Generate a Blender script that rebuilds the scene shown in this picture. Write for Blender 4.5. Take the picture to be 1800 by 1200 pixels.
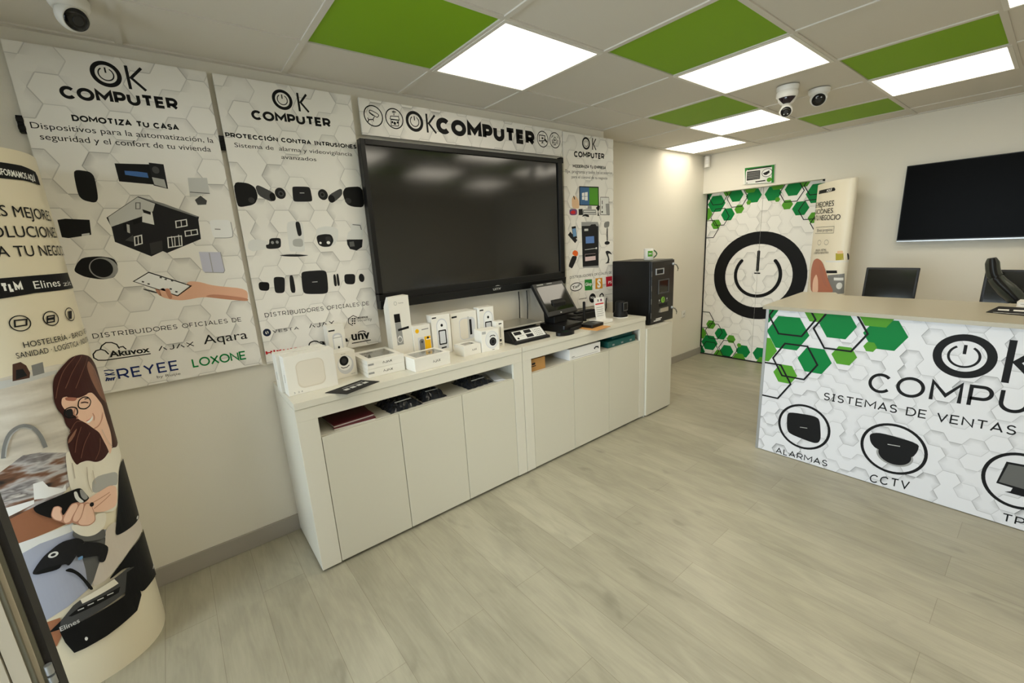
import bpy, bmesh, math, random
from mathutils import Vector, Matrix
R=math.radians
S=bpy.context.scene
for o in list(bpy.data.objects): bpy.data.objects.remove(o)
col=S.collection
# ------------------------------------------------------------------ camera
cam=bpy.data.cameras.new('camera'); cam.sensor_width=36; cam.sensor_fit='HORIZONTAL'
cam.lens=36*749.79/1800; cam.clip_start=.02; cam.clip_end=100
co=bpy.data.objects.new('camera',cam); col.objects.link(co)
yaw,pit,rol=.905519,-.226958,-.055245
fw=Vector((math.cos(yaw)*math.cos(pit),math.sin(yaw)*math.cos(pit),math.sin(pit)))
rt=fw.cross(Vector((0,0,1))).normalized(); up=rt.cross(fw)
r2=rt*math.cos(rol)+up*math.sin(rol); u2=up*math.cos(rol)-rt*math.sin(rol)
m3=Matrix((r2,u2,-fw)).transposed()
co.matrix_world=Matrix.Translation((-.61984,-2.08779,1.52633))@m3.to_4x4()
S.camera=co
# ------------------------------------------------------------------ world, daylight, exposure
SKY=9.5; LAMP=3.6; GLOW=1.1; EXPO=0.26
w=bpy.data.worlds.new('sky'); S.world=w; w.use_nodes=True
bg=w.node_tree.nodes['Background']; bg.inputs[0].default_value=(.79,.92,1.0,1); bg.inputs[1].default_value=SKY
S.view_settings.view_transform='Standard'; S.view_settings.look='None'
S.view_settings.exposure=EXPO; S.view_settings.gamma=1.0; S.view_settings.use_curve_mapping=False
S.cycles.use_denoising=True
S.cycles.max_bounces=10; S.cycles.diffuse_bounces=6; S.cycles.sample_clamp_indirect=6
pl=bpy.data.lights.new('window_daylight','AREA'); pl.shape='RECTANGLE'; pl.size=2.2; pl.size_y=2.0; pl.energy=1
pl.cycles.is_portal=True
po=bpy.data.objects.new('window_daylight',pl); col.objects.link(po); po.location=(-1.92,-1.3,1.15); po.rotation_euler=(0,R(-90),0)
# ---- printed artwork: outlines in metres on each surface (right, up)
ART={
 'home':{
  'logo':[('O','K',-0.662,2.2636,0.0466,-0.5958,2.2237,2.3029,-0.5414),
   ('T','K','COMPUTER','S',-0.8101,2.1556,-0.4489,2.1609,0.0456,0.21,None,None)],
  'heading':[('T','K','DOMOTIZA TU CASA','S',-0.795,2.0777,-0.4621,2.0784,0.0228,0.2,None,None)],
  'subtitle':[('T','K','Dispositivos para la automatización, la','B',-0.9134,2.0393,-0.3447,2.0391,0.0215,0.0,None,None),
   ('T','K','seguridad y el confort de tu vivienda','B',-0.897,2.0015,-0.3611,2.0005,0.0218,0.0,None,None)],
  'printed_keypad':[('P','K',[(-0.8196,1.8983),(-0.7838,1.8939),(-0.7729,1.8757),(-0.7781,1.7911),(-0.7913,1.7733),(-0.8247,1.7832),(-0.8357,1.8035),(-0.8316,1.8887)])],
  'printed_touch_screen':[('P','K',[(-0.7026,1.9295),(-0.5915,1.9327),(-0.5927,1.8515),(-0.7018,1.8597)]),
   ('P','B1',[(-0.6771,1.9025),(-0.639,1.9018),(-0.6051,1.8979),(-0.6042,1.878),(-0.6428,1.8819),(-0.6779,1.8869)]),
   ('P','K2',[(-0.5925,1.9395),(-0.5434,1.9358),(-0.5466,1.835),(-0.5934,1.848)]),
   ('P','G7',[(-0.5928,1.8814),(-0.5526,1.8734),(-0.5509,1.8384),(-0.5903,1.8516)]),
   ('E','G3',-0.5743,1.911,0.012,0.0145,0,0,360)],
  'printed_valve':[('P','G8',[(-0.4684,1.8843),(-0.3972,1.8875),(-0.3985,1.8199),(-0.4755,1.8028)]),
   ('L','G3',[(-0.4716,1.8241),(-0.3985,1.8199)],0.003,False),
   ('P','G3',[(-0.4595,1.7909),(-0.435,1.8098),(-0.4148,1.7886),(-0.4206,1.7711),(-0.4528,1.7695)])],
  'printed_house':[('P','K2',[(-0.7695,1.7161),(-0.6536,1.802),(-0.5736,1.7743),(-0.4568,1.7182),(-0.4619,1.7045),(-0.4675,1.6197),(-0.6005,1.5645),(-0.6137,1.5733),(-0.6565,1.5531),(-0.7624,1.619),(-0.7612,1.6764)]),
   ('P','G8',[(-0.7639,1.7178),(-0.6552,1.7986),(-0.6029,1.7728),(-0.6159,1.7415),(-0.6552,1.7211),(-0.7628,1.6792)]),
   ('P','G5',[(-0.6538,1.8009),(-0.5736,1.7743),(-0.4568,1.7182),(-0.4675,1.717),(-0.5801,1.7653)]),
   ('P','G9',[(-0.653,1.7328),(-0.6189,1.7386),(-0.6218,1.6854),(-0.6597,1.6977)]),
   ('P','K',[(-0.6497,1.7502),(-0.6236,1.7386),(-0.6259,1.7268),(-0.6478,1.7357)]),
   ('L','G4',[(-0.6655,1.7761),(-0.6516,1.7762),(-0.6564,1.7513),(-0.6703,1.7513)],0.003,True),
   ('P','K',[(-0.6903,1.7068),(-0.6552,1.7211),(-0.6597,1.6977),(-0.6897,1.6865)]),
   ('P','K',[(-0.7219,1.6957),(-0.7113,1.6927),(-0.7157,1.658),(-0.7259,1.6641)]),
   ('P','G7',[(-0.7118,1.6898),(-0.7033,1.6867),(-0.7078,1.652),(-0.716,1.6568)]),
   ('L','G9',[(-0.5454,1.6993),(-0.506,1.7062),(-0.5082,1.6797),(-0.548,1.6719)],0.004,True),
   ('L','G9',[(-0.5258,1.7027),(-0.5286,1.6764)],0.003,False),
   ('L','G9',[(-0.5203,1.6558),(-0.4748,1.6622),(-0.4758,1.6415),(-0.5217,1.6342)],0.004,True),
   ('L','G9',[(-0.4977,1.659),(-0.4993,1.6384)],0.003,False),
   ('L','G9',[(-0.5858,1.6302),(-0.5368,1.6359),(-0.542,1.5938),(-0.5912,1.5875)],0.004,True),
   ('L','G9',[(-0.5615,1.633),(-0.5672,1.5913)],0.003,False),
   ('L','G9',[(-0.6969,1.637),(-0.6725,1.6432),(-0.6767,1.609),(-0.7014,1.6017)],0.004,True),
   ('L','G9',[(-0.6848,1.6401),(-0.6895,1.6059)],0.003,False),
   ('L','G9',[(-0.5722,1.6358),(-0.5758,1.5898)],0.003,False),
   ('L','G9',[(-0.546,1.6411),(-0.551,1.5949)],0.003,False),
   ('L','K2',[(-0.6562,1.5543),(-0.6496,1.6144),(-0.6137,1.5733)],0.003,False),
   ('P','G3',[(-0.7293,1.6235),(-0.6998,1.6459),(-0.7032,1.6166)]),
   ('P','G2',[(-0.6531,1.6085),(-0.6076,1.6188),(-0.6137,1.5733),(-0.6551,1.5603)])],
  'printed_speaker':[('P','K',[(-0.9129,1.7091),(-0.8895,1.7132),(-0.8212,1.7082),(-0.8279,1.6498),(-0.8968,1.6388),(-0.9139,1.6432)]),
   ('P','G8',[(-0.8551,1.6534),(-0.8315,1.6572),(-0.8332,1.6489),(-0.8568,1.6451)])],
  'printed_socket':[('P','K',[(-0.9063,1.5133),(-0.8925,1.5406),(-0.8716,1.5618),(-0.8204,1.5643),(-0.7789,1.553),(-0.7717,1.5261),(-0.7788,1.4971),(-0.7921,1.4745),(-0.8308,1.4687),(-0.8791,1.4836),(-0.9004,1.5015)]),
   ('E','G6',-0.8175,1.5148,0.0437,0.0436,0,0,360),
   ('E','K',-0.8232,1.5159,0.0341,0.0378,0,0,360)],
  'printed_hub':[('P','G10',[(-0.4135,1.704),(-0.3496,1.7033),(-0.3388,1.6935),(-0.338,1.6314),(-0.3496,1.6206),(-0.4141,1.6229),(-0.4204,1.634),(-0.4223,1.6946)]),
   ('L','G6',[(-0.4141,1.6229),(-0.3496,1.6206),(-0.338,1.6314),(-0.3388,1.6935)],0.003,False),
   ('L','G5',[(-0.4071,1.6625),(-0.3852,1.6607)],0.004,False)],
  'printed_light_switch':[('P','L1',[(-0.4857,1.5632),(-0.4033,1.5574),(-0.401,1.4724),(-0.4075,1.4616),(-0.4797,1.4696),(-0.4861,1.4793)]),
   ('L','G6',[(-0.4476,1.5579),(-0.4483,1.4663)],0.003,False),
   ('L','G6',[(-0.4797,1.4696),(-0.4075,1.4616),(-0.401,1.4724),(-0.4033,1.5574)],0.003,False)],
  'printed_hand':[('P','S1',[(-0.55,1.4363),(-0.5087,1.429),(-0.458,1.4054),(-0.3232,1.3762),(-0.3304,1.3152),(-0.4134,1.3346),(-0.5049,1.3593),(-0.5813,1.3508),(-0.6258,1.3609),(-0.6578,1.3775),(-0.6592,1.3967),(-0.6068,1.3811),(-0.5729,1.3966)]),
   ('P','S2',[(-0.5049,1.3593),(-0.4134,1.3346),(-0.3304,1.3152),(-0.3283,1.3312),(-0.4646,1.3679)])],
  'printed_phone':[('P','K',[(-0.7386,1.4527),(-0.6783,1.4887),(-0.5372,1.4136),(-0.5982,1.3717)]),
   ('P','G10',[(-0.7326,1.4521),(-0.6792,1.4839),(-0.5462,1.4133),(-0.5983,1.3769)]),
   ('P','G3',[(-0.7077,1.4521),(-0.7006,1.4496),(-0.7027,1.4437),(-0.7098,1.4462)]),
   ('P','G3',[(-0.6907,1.4412),(-0.6835,1.4387),(-0.6856,1.4327),(-0.6928,1.4353)]),
   ('P','G3',[(-0.6449,1.4648),(-0.6375,1.4623),(-0.6396,1.4562),(-0.647,1.4588)]),
   ('P','G3',[(-0.6292,1.4559),(-0.6217,1.4533),(-0.6239,1.4472),(-0.6314,1.4498)]),
   ('P','G3',[(-0.6082,1.4476),(-0.6006,1.445),(-0.6027,1.4388),(-0.6103,1.4415)]),
   ('P','G3',[(-0.6199,1.412),(-0.6123,1.4093),(-0.6144,1.4031),(-0.622,1.4059)]),
   ('P','G3',[(-0.6022,1.3973),(-0.5945,1.3945),(-0.5967,1.3883),(-0.6044,1.3911)])],
  'printed_fingers':[('P','S2',[(-0.6679,1.4415),(-0.6551,1.4446),(-0.654,1.4244),(-0.6452,1.3919),(-0.6578,1.3775),(-0.6707,1.4011)]),
   ('P','S1',[(-0.6569,1.409),(-0.6405,1.4167),(-0.6305,1.3902),(-0.6302,1.3646),(-0.6536,1.3739)]),
   ('P','S2',[(-0.6393,1.4103),(-0.6215,1.4115),(-0.6172,1.3663),(-0.6308,1.3615)]),
   ('P','G3',[(-0.7103,1.421),(-0.6683,1.4008),(-0.6652,1.3911),(-0.7095,1.4129)])],
  'footer':[('T','K','DISTRIBUIDORES OFICIALES DE','S',-0.9064,1.2317,-0.3735,1.222,0.0205,0.13,None,None)],
  'brand_marks':[('T','K','Akuvox','B',-0.8721,1.1446,-0.7386,1.1406,0.0259,0.03,None,None),
   ('L','K',[(-0.7387,1.1327),(-0.8885,1.1343),(-0.9097,1.1389),(-0.9203,1.1517),(-0.9194,1.1669),(-0.9081,1.18),(-0.8921,1.183),(-0.8805,1.1744),(-0.8727,1.1572)],0.0045,False),
   ('L','K',[(-0.8942,1.1834),(-0.887,1.1974),(-0.8716,1.2081),(-0.8542,1.2054),(-0.8404,1.1947),(-0.8352,1.1748)],0.0045,False),
   ('L','K',[(-0.834,1.1808),(-0.8223,1.1817),(-0.8144,1.1675)],0.0045,False),
   ('T','K','^J^X','S',-0.7103,1.1381,-0.5788,1.1356,0.0229,0.13,None,None),
   ('T','K','Aqara','B',-0.5417,1.1374,-0.3627,1.1338,0.0421,0.0,None,None),
   ('T','N','REYEE','S',-0.8635,1.0419,-0.6533,1.0382,0.0467,0.15,None,None),
   ('T','G4','by Ruijie','B',-0.7381,1.0176,-0.6534,1.0148,0.0116,0,None,None),
   ('T','G1','LOXONE','S',-0.6022,1.0362,-0.3836,1.0315,0.0434,0.16,None,None),
   ('L','N',[(-0.9016,1.0907),(-0.8859,1.0908),(-0.8709,1.086)],0.004,False),
   ('L','N',[(-0.9014,1.0805),(-0.8877,1.0722),(-0.8711,1.0759)],0.004,False),
   ('L','N',[(-0.9012,1.0703),(-0.8862,1.0705),(-0.8713,1.0657)],0.004,False),
   ('L','N',[(-0.9009,1.0601),(-0.8881,1.0518),(-0.8714,1.0554)],0.004,False),
   ('L','N',[(-0.8971,1.0566),(-0.9038,1.0455)],0.005,False),
   ('L','N',[(-0.89,1.0561),(-0.8963,1.0449)],0.005,False),
   ('L','N',[(-0.8828,1.0557),(-0.8887,1.0443)],0.005,False),
   ('L','N',[(-0.8756,1.0552),(-0.8811,1.0437)],0.005,False)],
 },
 'alarm':{
  'logo':[('O','K',-0.027,2.2629,0.0451,0.046,2.2184,2.3031,0.0932),
   ('T','K','COMPUTER','S',-0.173,2.1576,0.1881,2.1623,0.0423,0.21,None,None)],
  'heading':[('T','K','PROTECCIÓN CONTRA INTRUSIONES','S',-0.294,2.0692,0.3095,2.0685,0.0205,0.2,None,None)],
  'subtitle':[('T','K','Sistema de  alarma y videovigilancia','B',-0.2647,2.0291,0.2804,2.0293,0.0191,0,None,None),
   ('T','K','avanzados','B',-0.0736,1.9914,0.0903,1.9911,0.0179,0,None,None)],
  'printed_bullet_camera':[('P','K',[(-0.2988,1.8745),(-0.2393,1.8723),(-0.2103,1.853),(-0.2056,1.8089),(-0.2263,1.7731),(-0.2845,1.7608),(-0.2992,1.7665)]),
   ('E','G2',-0.2364,1.7936,0.0135,0.013,0,0,360),
   ('P','G3',[(-0.2103,1.853),(-0.2005,1.8633),(-0.1874,1.8596),(-0.131,1.8286),(-0.1292,1.8045),(-0.1459,1.789),(-0.1598,1.7906),(-0.203,1.8149)]),
   ('E','K',-0.1424,1.8102,0.0136,0.0193,0,0,360),
   ('E','K2',-0.1051,1.828,0.0244,0.0268,0,0,360),
   ('E','G3',-0.1027,1.8262,0.0128,0.0134,0,0,360),
   ('E','K',-0.1027,1.8262,0.007,0.0073,0,0,360)],
  'printed_hub':[('P','K2',[(-0.0412,1.8629),(0.0319,1.8642),(0.0399,1.855),(0.042,1.7981),(0.0333,1.7904),(-0.0438,1.7887),(-0.0515,1.7966),(-0.0465,1.8554)]),
   ('L','G7',[(-0.0147,1.8322),(0.0074,1.8328)],0.004,False)],
  'printed_bullet_camera_pair':[('P','K',[(0.2001,1.8371),(0.2176,1.8639),(0.239,1.8699),(0.3138,1.8752),(0.3147,1.7635),(0.2456,1.7658),(0.2128,1.7809)]),
   ('E','G2',0.2257,1.7978,0.0173,0.0147,0,0,360),
   ('P','G3',[(0.1212,1.8221),(0.1898,1.8598),(0.2014,1.8555),(0.1987,1.8272),(0.1494,1.7881),(0.1297,1.7898)]),
   ('E','K',0.1387,1.8062,0.0173,0.0196,0,0,360),
   ('E','K2',0.098,1.8267,0.0246,0.0271,0,0,360),
   ('E','G3',0.0946,1.8266,0.013,0.0141,0,0,360),
   ('E','K',0.0946,1.8267,0.0072,0.0077,0,0,360)],
  'printed_white_camera':[('P','G9',[(-0.2768,1.6041),(-0.2565,1.6118),(-0.1916,1.5989),(-0.2064,1.5603),(-0.243,1.5597),(-0.2692,1.5518),(-0.2873,1.5644),(-0.2882,1.5845)]),
   ('P','K2',[(-0.1893,1.6131),(-0.1401,1.6138),(-0.1387,1.5968),(-0.1454,1.5622),(-0.2091,1.561),(-0.2101,1.5829),(-0.1941,1.5834)]),
   ('E','G6',-0.1784,1.592,0.0068,0.0074,0,0,360),
   ('E','G6',-0.1568,1.5931,0.0069,0.0075,0,0,360)],
  'printed_motion_sensor':[('P','K2',[(-0.1626,1.5282),(-0.1148,1.5305),(-0.0665,1.5277),(-0.0115,1.5192),(-0.0684,1.5154),(-0.1284,1.5204)]),
   ('P','G9',[(-0.1021,1.6869),(-0.065,1.6952),(-0.034,1.691),(-0.023,1.6826),(-0.0325,1.5468),(-0.04,1.5387),(-0.1008,1.5426),(-0.1068,1.5507)]),
   ('P','G7',[(-0.084,1.6042),(-0.0357,1.6076),(-0.0375,1.5634),(-0.0877,1.569)]),
   ('P','K2',[(-0.0595,1.6914),(-0.0365,1.6911),(-0.035,1.6282),(-0.0465,1.6176),(-0.0568,1.6225)])],
  'printed_dome_camera':[('P','G9',[(0.0358,1.6556),(0.0947,1.6676),(0.1532,1.655),(0.1448,1.6059),(0.124,1.5693),(0.0848,1.5542),(0.0493,1.5593),(0.0339,1.5998)]),
   ('P','K2',[(0.0321,1.6183),(0.0755,1.6262),(0.1114,1.6225),(0.1201,1.5898),(0.0989,1.5589),(0.059,1.5588),(0.0362,1.5719)]),
   ('P','G2',[(0.0766,1.6116),(0.1068,1.6139),(0.1058,1.5836),(0.0793,1.5847)]),
   ('E','G10',0.0492,1.5806,0.0058,0.006,0,0,360),
   ('E','G10',0.09,1.5802,0.0093,0.0081,0,0,360)],
  'printed_dome_camera_on_arm':[('P','G9',[(0.222,1.6768),(0.2814,1.678),(0.2857,1.6883),(0.2864,1.6396),(0.2774,1.5943),(0.1896,1.5954),(0.2017,1.6314),(0.2192,1.6413)]),
   ('L','G4',[(0.2319,1.6719),(0.2742,1.6677),(0.2782,1.6433)],0.004,False),
   ('P','K2',[(0.1893,1.5927),(0.2784,1.5907),(0.2691,1.5487),(0.2354,1.5306),(0.1997,1.5416),(0.1891,1.5664)]),
   ('P','G4',[(0.2015,1.5797),(0.2267,1.5822),(0.2285,1.5542),(0.2014,1.5534)])],
  'printed_alarm_kit':[('P','K',[(-0.263,1.4045),(-0.2308,1.4001),(-0.2245,1.3892),(-0.2297,1.3639),(-0.2396,1.3566),(-0.2673,1.3616),(-0.274,1.3719),(-0.2721,1.3971)]),
   ('P','K2',[(-0.2024,1.418),(-0.1882,1.4231),(-0.1564,1.4183),(-0.1509,1.408),(-0.1606,1.3465),(-0.1722,1.3379),(-0.1996,1.341),(-0.2067,1.3516)]),
   ('P','K2',[(-0.1285,1.4243),(-0.1095,1.4252),(-0.1092,1.332),(-0.1346,1.3349)]),
   ('P','K2',[(-0.0583,1.4394),(0.0413,1.4381),(0.0595,1.4263),(0.0532,1.3227),(0.0358,1.31),(-0.0608,1.3197),(-0.0764,1.3337),(-0.0708,1.4272)]),
   ('L','G7',[(-0.0229,1.3797),(0.0043,1.3791)],0.004,False),
   ('P','K2',[(0.0895,1.4099),(0.1033,1.4108),(0.1023,1.3456),(0.0871,1.3457)]),
   ('P','K2',[(0.1069,1.4119),(0.1187,1.4123),(0.1183,1.346),(0.1044,1.3461)]),
   ('P','K2',[(0.1562,1.4062),(0.2022,1.4037),(0.2093,1.3923),(0.2027,1.3547),(0.1906,1.3458),(0.1555,1.3508),(0.1451,1.3625),(0.148,1.3977)]),
   ('E','K2',0.2432,1.3776,0.016,0.0237,0,0,360)],
  'footer':[('T','K','DISTRIBUIDORES OFICIALES DE','S',-0.2707,1.2257,0.2678,1.2189,0.0218,0.13,None,None)],
  'brand_marks':[('E','N2',-0.2752,1.1481,0.0181,0.0195,0.011,0,360),
   ('L','N2',[(-0.2791,1.1675),(-0.2707,1.1293)],0.005,False),
   ('T','K','VESTA','S',-0.2495,1.141,-0.1244,1.1401,0.0147,0.14,None,None),
   ('T','K','^J^X','S',-0.0744,1.1366,0.0595,1.1339,0.0254,0.13,None,None),
   ('L','K',[(0.1869,1.1583),(0.1666,1.171),(0.1378,1.1568),(0.1357,1.1313),(0.1567,1.1145)],0.004,False),
   ('E','K',0.1605,1.1534,0.0043,0.0043,0,0,360),
   ('E','K',0.1588,1.1403,0.0043,0.0044,0,0,360),
   ('E','K',0.157,1.1271,0.0043,0.0043,0,0,360),
   ('E','K',0.1727,1.1515,0.0043,0.0044,0,0,360),
   ('E','K',0.1709,1.1384,0.0043,0.0044,0,0,360),
   ('E','K',0.1691,1.1252,0.0043,0.0044,0,0,360),
   ('T','K','essence','B',0.1893,1.149,0.249,1.146,0.0146,0.02,None,None),
   ('T','G5','security','B',0.1871,1.1329,0.2711,1.1274,0.0176,0,None,None),
   ('T','K','unv','B',0.14,1.031,0.2461,1.0253,0.0514,0.03,None,None),
   ('L','K',[(0.1376,1.0132),(0.2492,1.0131)],0.005,False),
   ('L','K',[(0.18,1.0692),(0.1941,1.0743),(0.2128,1.0734),(0.2266,1.0634)],0.005,False),
   ('T','R','HIKVISION','S',-0.2979,1.0345,-0.0541,1.0179,0.0217,0.2,None,None),
   ('T','K','alhua','B',-0.0378,1.0372,0.1215,1.0291,0.0281,0.03,None,None),
   ('E','K',-0.063,1.0456,0.0289,0.021,0.006,20,200)],
 },
 'header':{
  'camera_icon':[('E','K',0.4262,2.2471,0.0548,0.0548,0.006,0,360),
   ('L','K',[(0.4098,2.277),(0.4611,2.2582),(0.4479,2.2405),(0.4294,2.2504),(0.4028,2.2644)],0.004,True),
   ('L','K',[(0.4324,2.2459),(0.4214,2.2302),(0.4236,2.2193)],0.004,False),
   ('L','K',[(0.3918,2.2346),(0.3975,2.2242),(0.3908,2.2138)],0.005,False),
   ('L','K',[(0.3958,2.2246),(0.425,2.23)],0.005,False),
   ('P','K',[(0.4028,2.2644),(0.4294,2.2504),(0.4251,2.245),(0.4037,2.2582)])],
  'shop_icon':[('E','K',0.5488,2.2485,0.0546,0.0546,0.006,0,360),
   ('L','K',[(0.5279,2.2594),(0.5758,2.2627),(0.5774,2.244),(0.5222,2.244)],0.004,True),
   ('L','K',[(0.5275,2.2413),(0.5733,2.2419),(0.5696,2.2115),(0.5254,2.2092)],0.004,True),
   ('E','K',0.5481,2.224,0.0077,0.0084,0,0,360),
   ('L','K',[(0.5475,2.2651),(0.5487,2.2751)],0.004,False),
   ('L','K',[(0.5382,2.282),(0.5502,2.2878),(0.563,2.2835)],0.004,False),
   ('L','K',[(0.5415,2.2781),(0.5495,2.2818),(0.5567,2.2788)],0.004,False),
   ('P','K',[(0.5303,2.2335),(0.5398,2.2339),(0.5385,2.2229),(0.529,2.2228)]),
   ('P','K',[(0.561,2.2354),(0.5714,2.236),(0.5701,2.2249),(0.5596,2.2243)])],
  'logo':[('O','K',0.6744,2.2485,0.0558,0.7554,2.1993,2.2988,0.8193),
   ('T','K','COMPUTER','S',0.8172,2.199,1.616,2.1981,0.0934,0.25,None,None)],
  'monitor_icon':[('E','K',1.6968,2.2498,0.0558,0.0558,0.006,0,360),
   ('L','K',[(1.6645,2.2756),(1.7208,2.2746),(1.712,2.2399),(1.6623,2.2344)],0.006,True),
   ('P','K',[(1.6862,2.2625),(1.7031,2.2622),(1.7026,2.2506),(1.6856,2.2509)]),
   ('L','K',[(1.7154,2.2519),(1.7388,2.2327)],0.014,False),
   ('P','K',[(1.6784,2.2205),(1.6888,2.2301),(1.6877,2.2358),(1.6933,2.2363),(1.6959,2.2307),(1.7011,2.2225)])],
  'house_icon':[('E','K',1.8207,2.2538,0.0557,0.0557,0.006,0,360),
   ('L','G3',[(1.803,2.2347),(1.8039,2.2564),(1.8226,2.2778),(1.8381,2.2596),(1.8371,2.2348)],0.005,True),
   ('E','G3',1.8209,2.2541,0.0075,0.007,0,0,360),
   ('L','G3',[(1.7868,2.2665),(1.7933,2.2808),(1.8022,2.2827)],0.005,False),
   ('L','G3',[(1.8436,2.2838),(1.8536,2.271)],0.005,False),
   ('L','G3',[(1.7922,2.2572),(1.7924,2.2298)],0.006,False),
   ('L','G3',[(1.8501,2.2588),(1.8472,2.2268)],0.006,False),
   ('L','G3',[(1.8053,2.2211),(1.8321,2.2234)],0.006,False)],
 },
 'business':{
  'logo':[('O','K',2.1666,2.2637,0.0464,2.245,2.222,2.3103,2.2913),
   ('T','K','COMPUTER','S',2.025,2.1525,2.3892,2.1608,0.0445,0.2,None,None)],
  'heading':[('T','K','MODERNIZA TU EMPRESA','S',2.0084,2.0734,2.4088,2.0836,0.0242,0.2,None,None)],
  'subtitle':[('T','K','Tpv, programas y todos los accesorios','B',1.9214,2.0308,2.4933,2.047,0.0239,0,None,None),
   ('T','K','para el control de tu negocio','B',1.9935,1.9953,2.4288,2.0038,0.0208,0,None,None)],
  'printed_monitor':[('P','K',[(2.077,1.9385),(2.316,1.9417),(2.3193,1.7893),(2.0758,1.7903)]),
   ('P','B2',[(2.0862,1.9315),(2.1973,1.9315),(2.1976,1.7953),(2.0855,1.7967)]),
   ('P','G2g',[(2.1973,1.9315),(2.3056,1.9325),(2.309,1.7957),(2.1976,1.7953)]),
   ('P','G10',[(2.1089,1.8872),(2.1379,1.891),(2.1372,1.863),(2.1083,1.8624)]),
   ('P','G10',[(2.1437,1.8924),(2.1779,1.8965),(2.1772,1.8639),(2.143,1.8631)]),
   ('P','G10',[(2.1082,1.858),(2.1372,1.8617),(2.1366,1.8348),(2.1076,1.8344)]),
   ('P','G10',[(2.1429,1.8587),(2.1772,1.8626),(2.1765,1.8305),(2.1423,1.8299)]),
   ('P','G6',[(2.1776,1.7875),(2.2224,1.7866),(2.224,1.7629),(2.1722,1.7627)])],
  'printed_till':[('P','G5',[(2.1183,1.758),(2.2777,1.7586),(2.2843,1.7176),(2.1124,1.7182)]),
   ('P','G9',[(2.1278,1.7498),(2.2724,1.7501),(2.2723,1.7404),(2.1275,1.7403)]),
   ('P','G9',[(2.1225,1.7308),(2.2773,1.7307),(2.2772,1.7242),(2.1223,1.7245)]),
   ('P','K2',[(2.0655,1.7622),(2.1136,1.7643),(2.1153,1.7163),(2.0662,1.7152)]),
   ('P','K',[(2.1043,1.7024),(2.1172,1.715),(2.1516,1.7232),(2.189,1.7147),(2.1907,1.6987),(2.161,1.7021),(2.1415,1.7086)]),
   ('P','K',[(2.2779,1.7728),(2.3038,1.7924),(2.3296,1.7894),(2.3241,1.76),(2.3084,1.747),(2.3132,1.7175),(2.3287,1.7109),(2.2975,1.7078),(2.3032,1.7469)])],
  'printed_bags':[('P','T1',[(1.9886,1.8507),(2.0307,1.8638),(2.0675,1.8337),(2.0754,1.7747),(2.0609,1.7653),(1.9887,1.768)]),
   ('P','K2',[(2.0047,1.8632),(2.0168,1.8634),(2.028,1.8361),(2.0187,1.8341)]),
   ('P','RB',[(1.9581,1.7617),(2.0485,1.764),(2.0471,1.7153),(1.9611,1.7144)]),
   ('P','R',[(1.9761,1.7495),(2.0273,1.7496),(2.0266,1.7247),(1.9753,1.7248)]),
   ('P','B2',[(1.9626,1.7587),(1.9903,1.7588),(1.9758,1.7403)])],
  'printed_charger':[('L','K',[(2.3377,1.8589),(2.4465,1.8598),(2.4517,1.8137)],0.004,False),
   ('L','K',[(2.3377,1.8589),(2.3361,1.7175),(2.4568,1.715)],0.004,False),
   ('P','G9',[(2.3408,1.8564),(2.4411,1.8564),(2.4459,1.7191),(2.3393,1.7207)]),
   ('P','K',[(2.3562,1.832),(2.3645,1.8322),(2.3643,1.8028),(2.3559,1.8027)]),
   ('P','K',[(2.3557,1.7896),(2.3641,1.7897),(2.3639,1.7668),(2.3555,1.7667)]),
   ('E','K',2.3585,1.7405,0.0094,0.0079,0,0,360),
   ('P','G6',[(2.4034,1.8065),(2.4539,1.8104),(2.46,1.717),(2.4135,1.7139)])],
  'printed_kiosk':[('P','G6',[(2.0965,1.6612),(2.3021,1.6585),(2.3143,1.6352),(2.3078,1.2771),(2.1069,1.2892)]),
   ('P','K2',[(2.0986,1.6293),(2.1994,1.6294),(2.2198,1.6401),(2.2708,1.6412),(2.283,1.6259),(2.3068,1.6234),(2.3058,1.2945),(2.1042,1.2994)]),
   ('P','G8',[(2.1313,1.6062),(2.1789,1.6064),(2.1785,1.5889),(2.1308,1.5881)]),
   ('P','B3',[(2.1456,1.5423),(2.2508,1.5441),(2.253,1.4875),(2.1464,1.4874)]),
   ('L','G9',[(2.1333,1.4368),(2.2678,1.4419)],0.004,False),
   ('E','G9',2.2784,1.4428,0.0105,0.0081,0,0,360),
   ('P','PK',[(2.1345,1.4004),(2.2672,1.3994),(2.2685,1.3451),(2.1352,1.3426)]),
   ('P','K',[(2.1364,1.3983),(2.2672,1.3974),(2.2669,1.3791),(2.136,1.3771)])],
  'printed_phones':[('P','K2',[(1.9357,1.5638),(1.9662,1.588),(2.0444,1.5188),(2.0179,1.4955)]),
   ('P','K',[(1.9795,1.6253),(2.0286,1.6306),(2.042,1.5349),(1.9971,1.5282)]),
   ('P','B4',[(1.9874,1.6095),(2.0281,1.6136),(2.0358,1.5511),(1.9976,1.546)])],
  'printed_scanner':[('P','K2',[(1.9288,1.3127),(1.9786,1.3933),(1.9977,1.3954),(2.0379,1.3897),(2.0254,1.3579),(1.9705,1.2868)]),
   ('P','OR',[(1.9893,1.4314),(2.0134,1.4417),(2.0514,1.4247),(2.0457,1.3925),(2.0167,1.391),(1.981,1.4093)]),
   ('P','G9',[(1.9308,1.3158),(1.9708,1.2965),(1.9658,1.2904),(1.9305,1.3061)])],
  'printed_stand_scanners':[('P','G5',[(2.3842,1.6554),(2.4566,1.6652),(2.4509,1.6125),(2.3806,1.6086)]),
   ('P','K2',[(2.4161,1.6099),(2.4313,1.6116),(2.4307,1.4903),(2.4175,1.4895)]),
   ('E','K2',2.4231,1.4803,0.035,0.0151,0,0,360),
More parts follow.
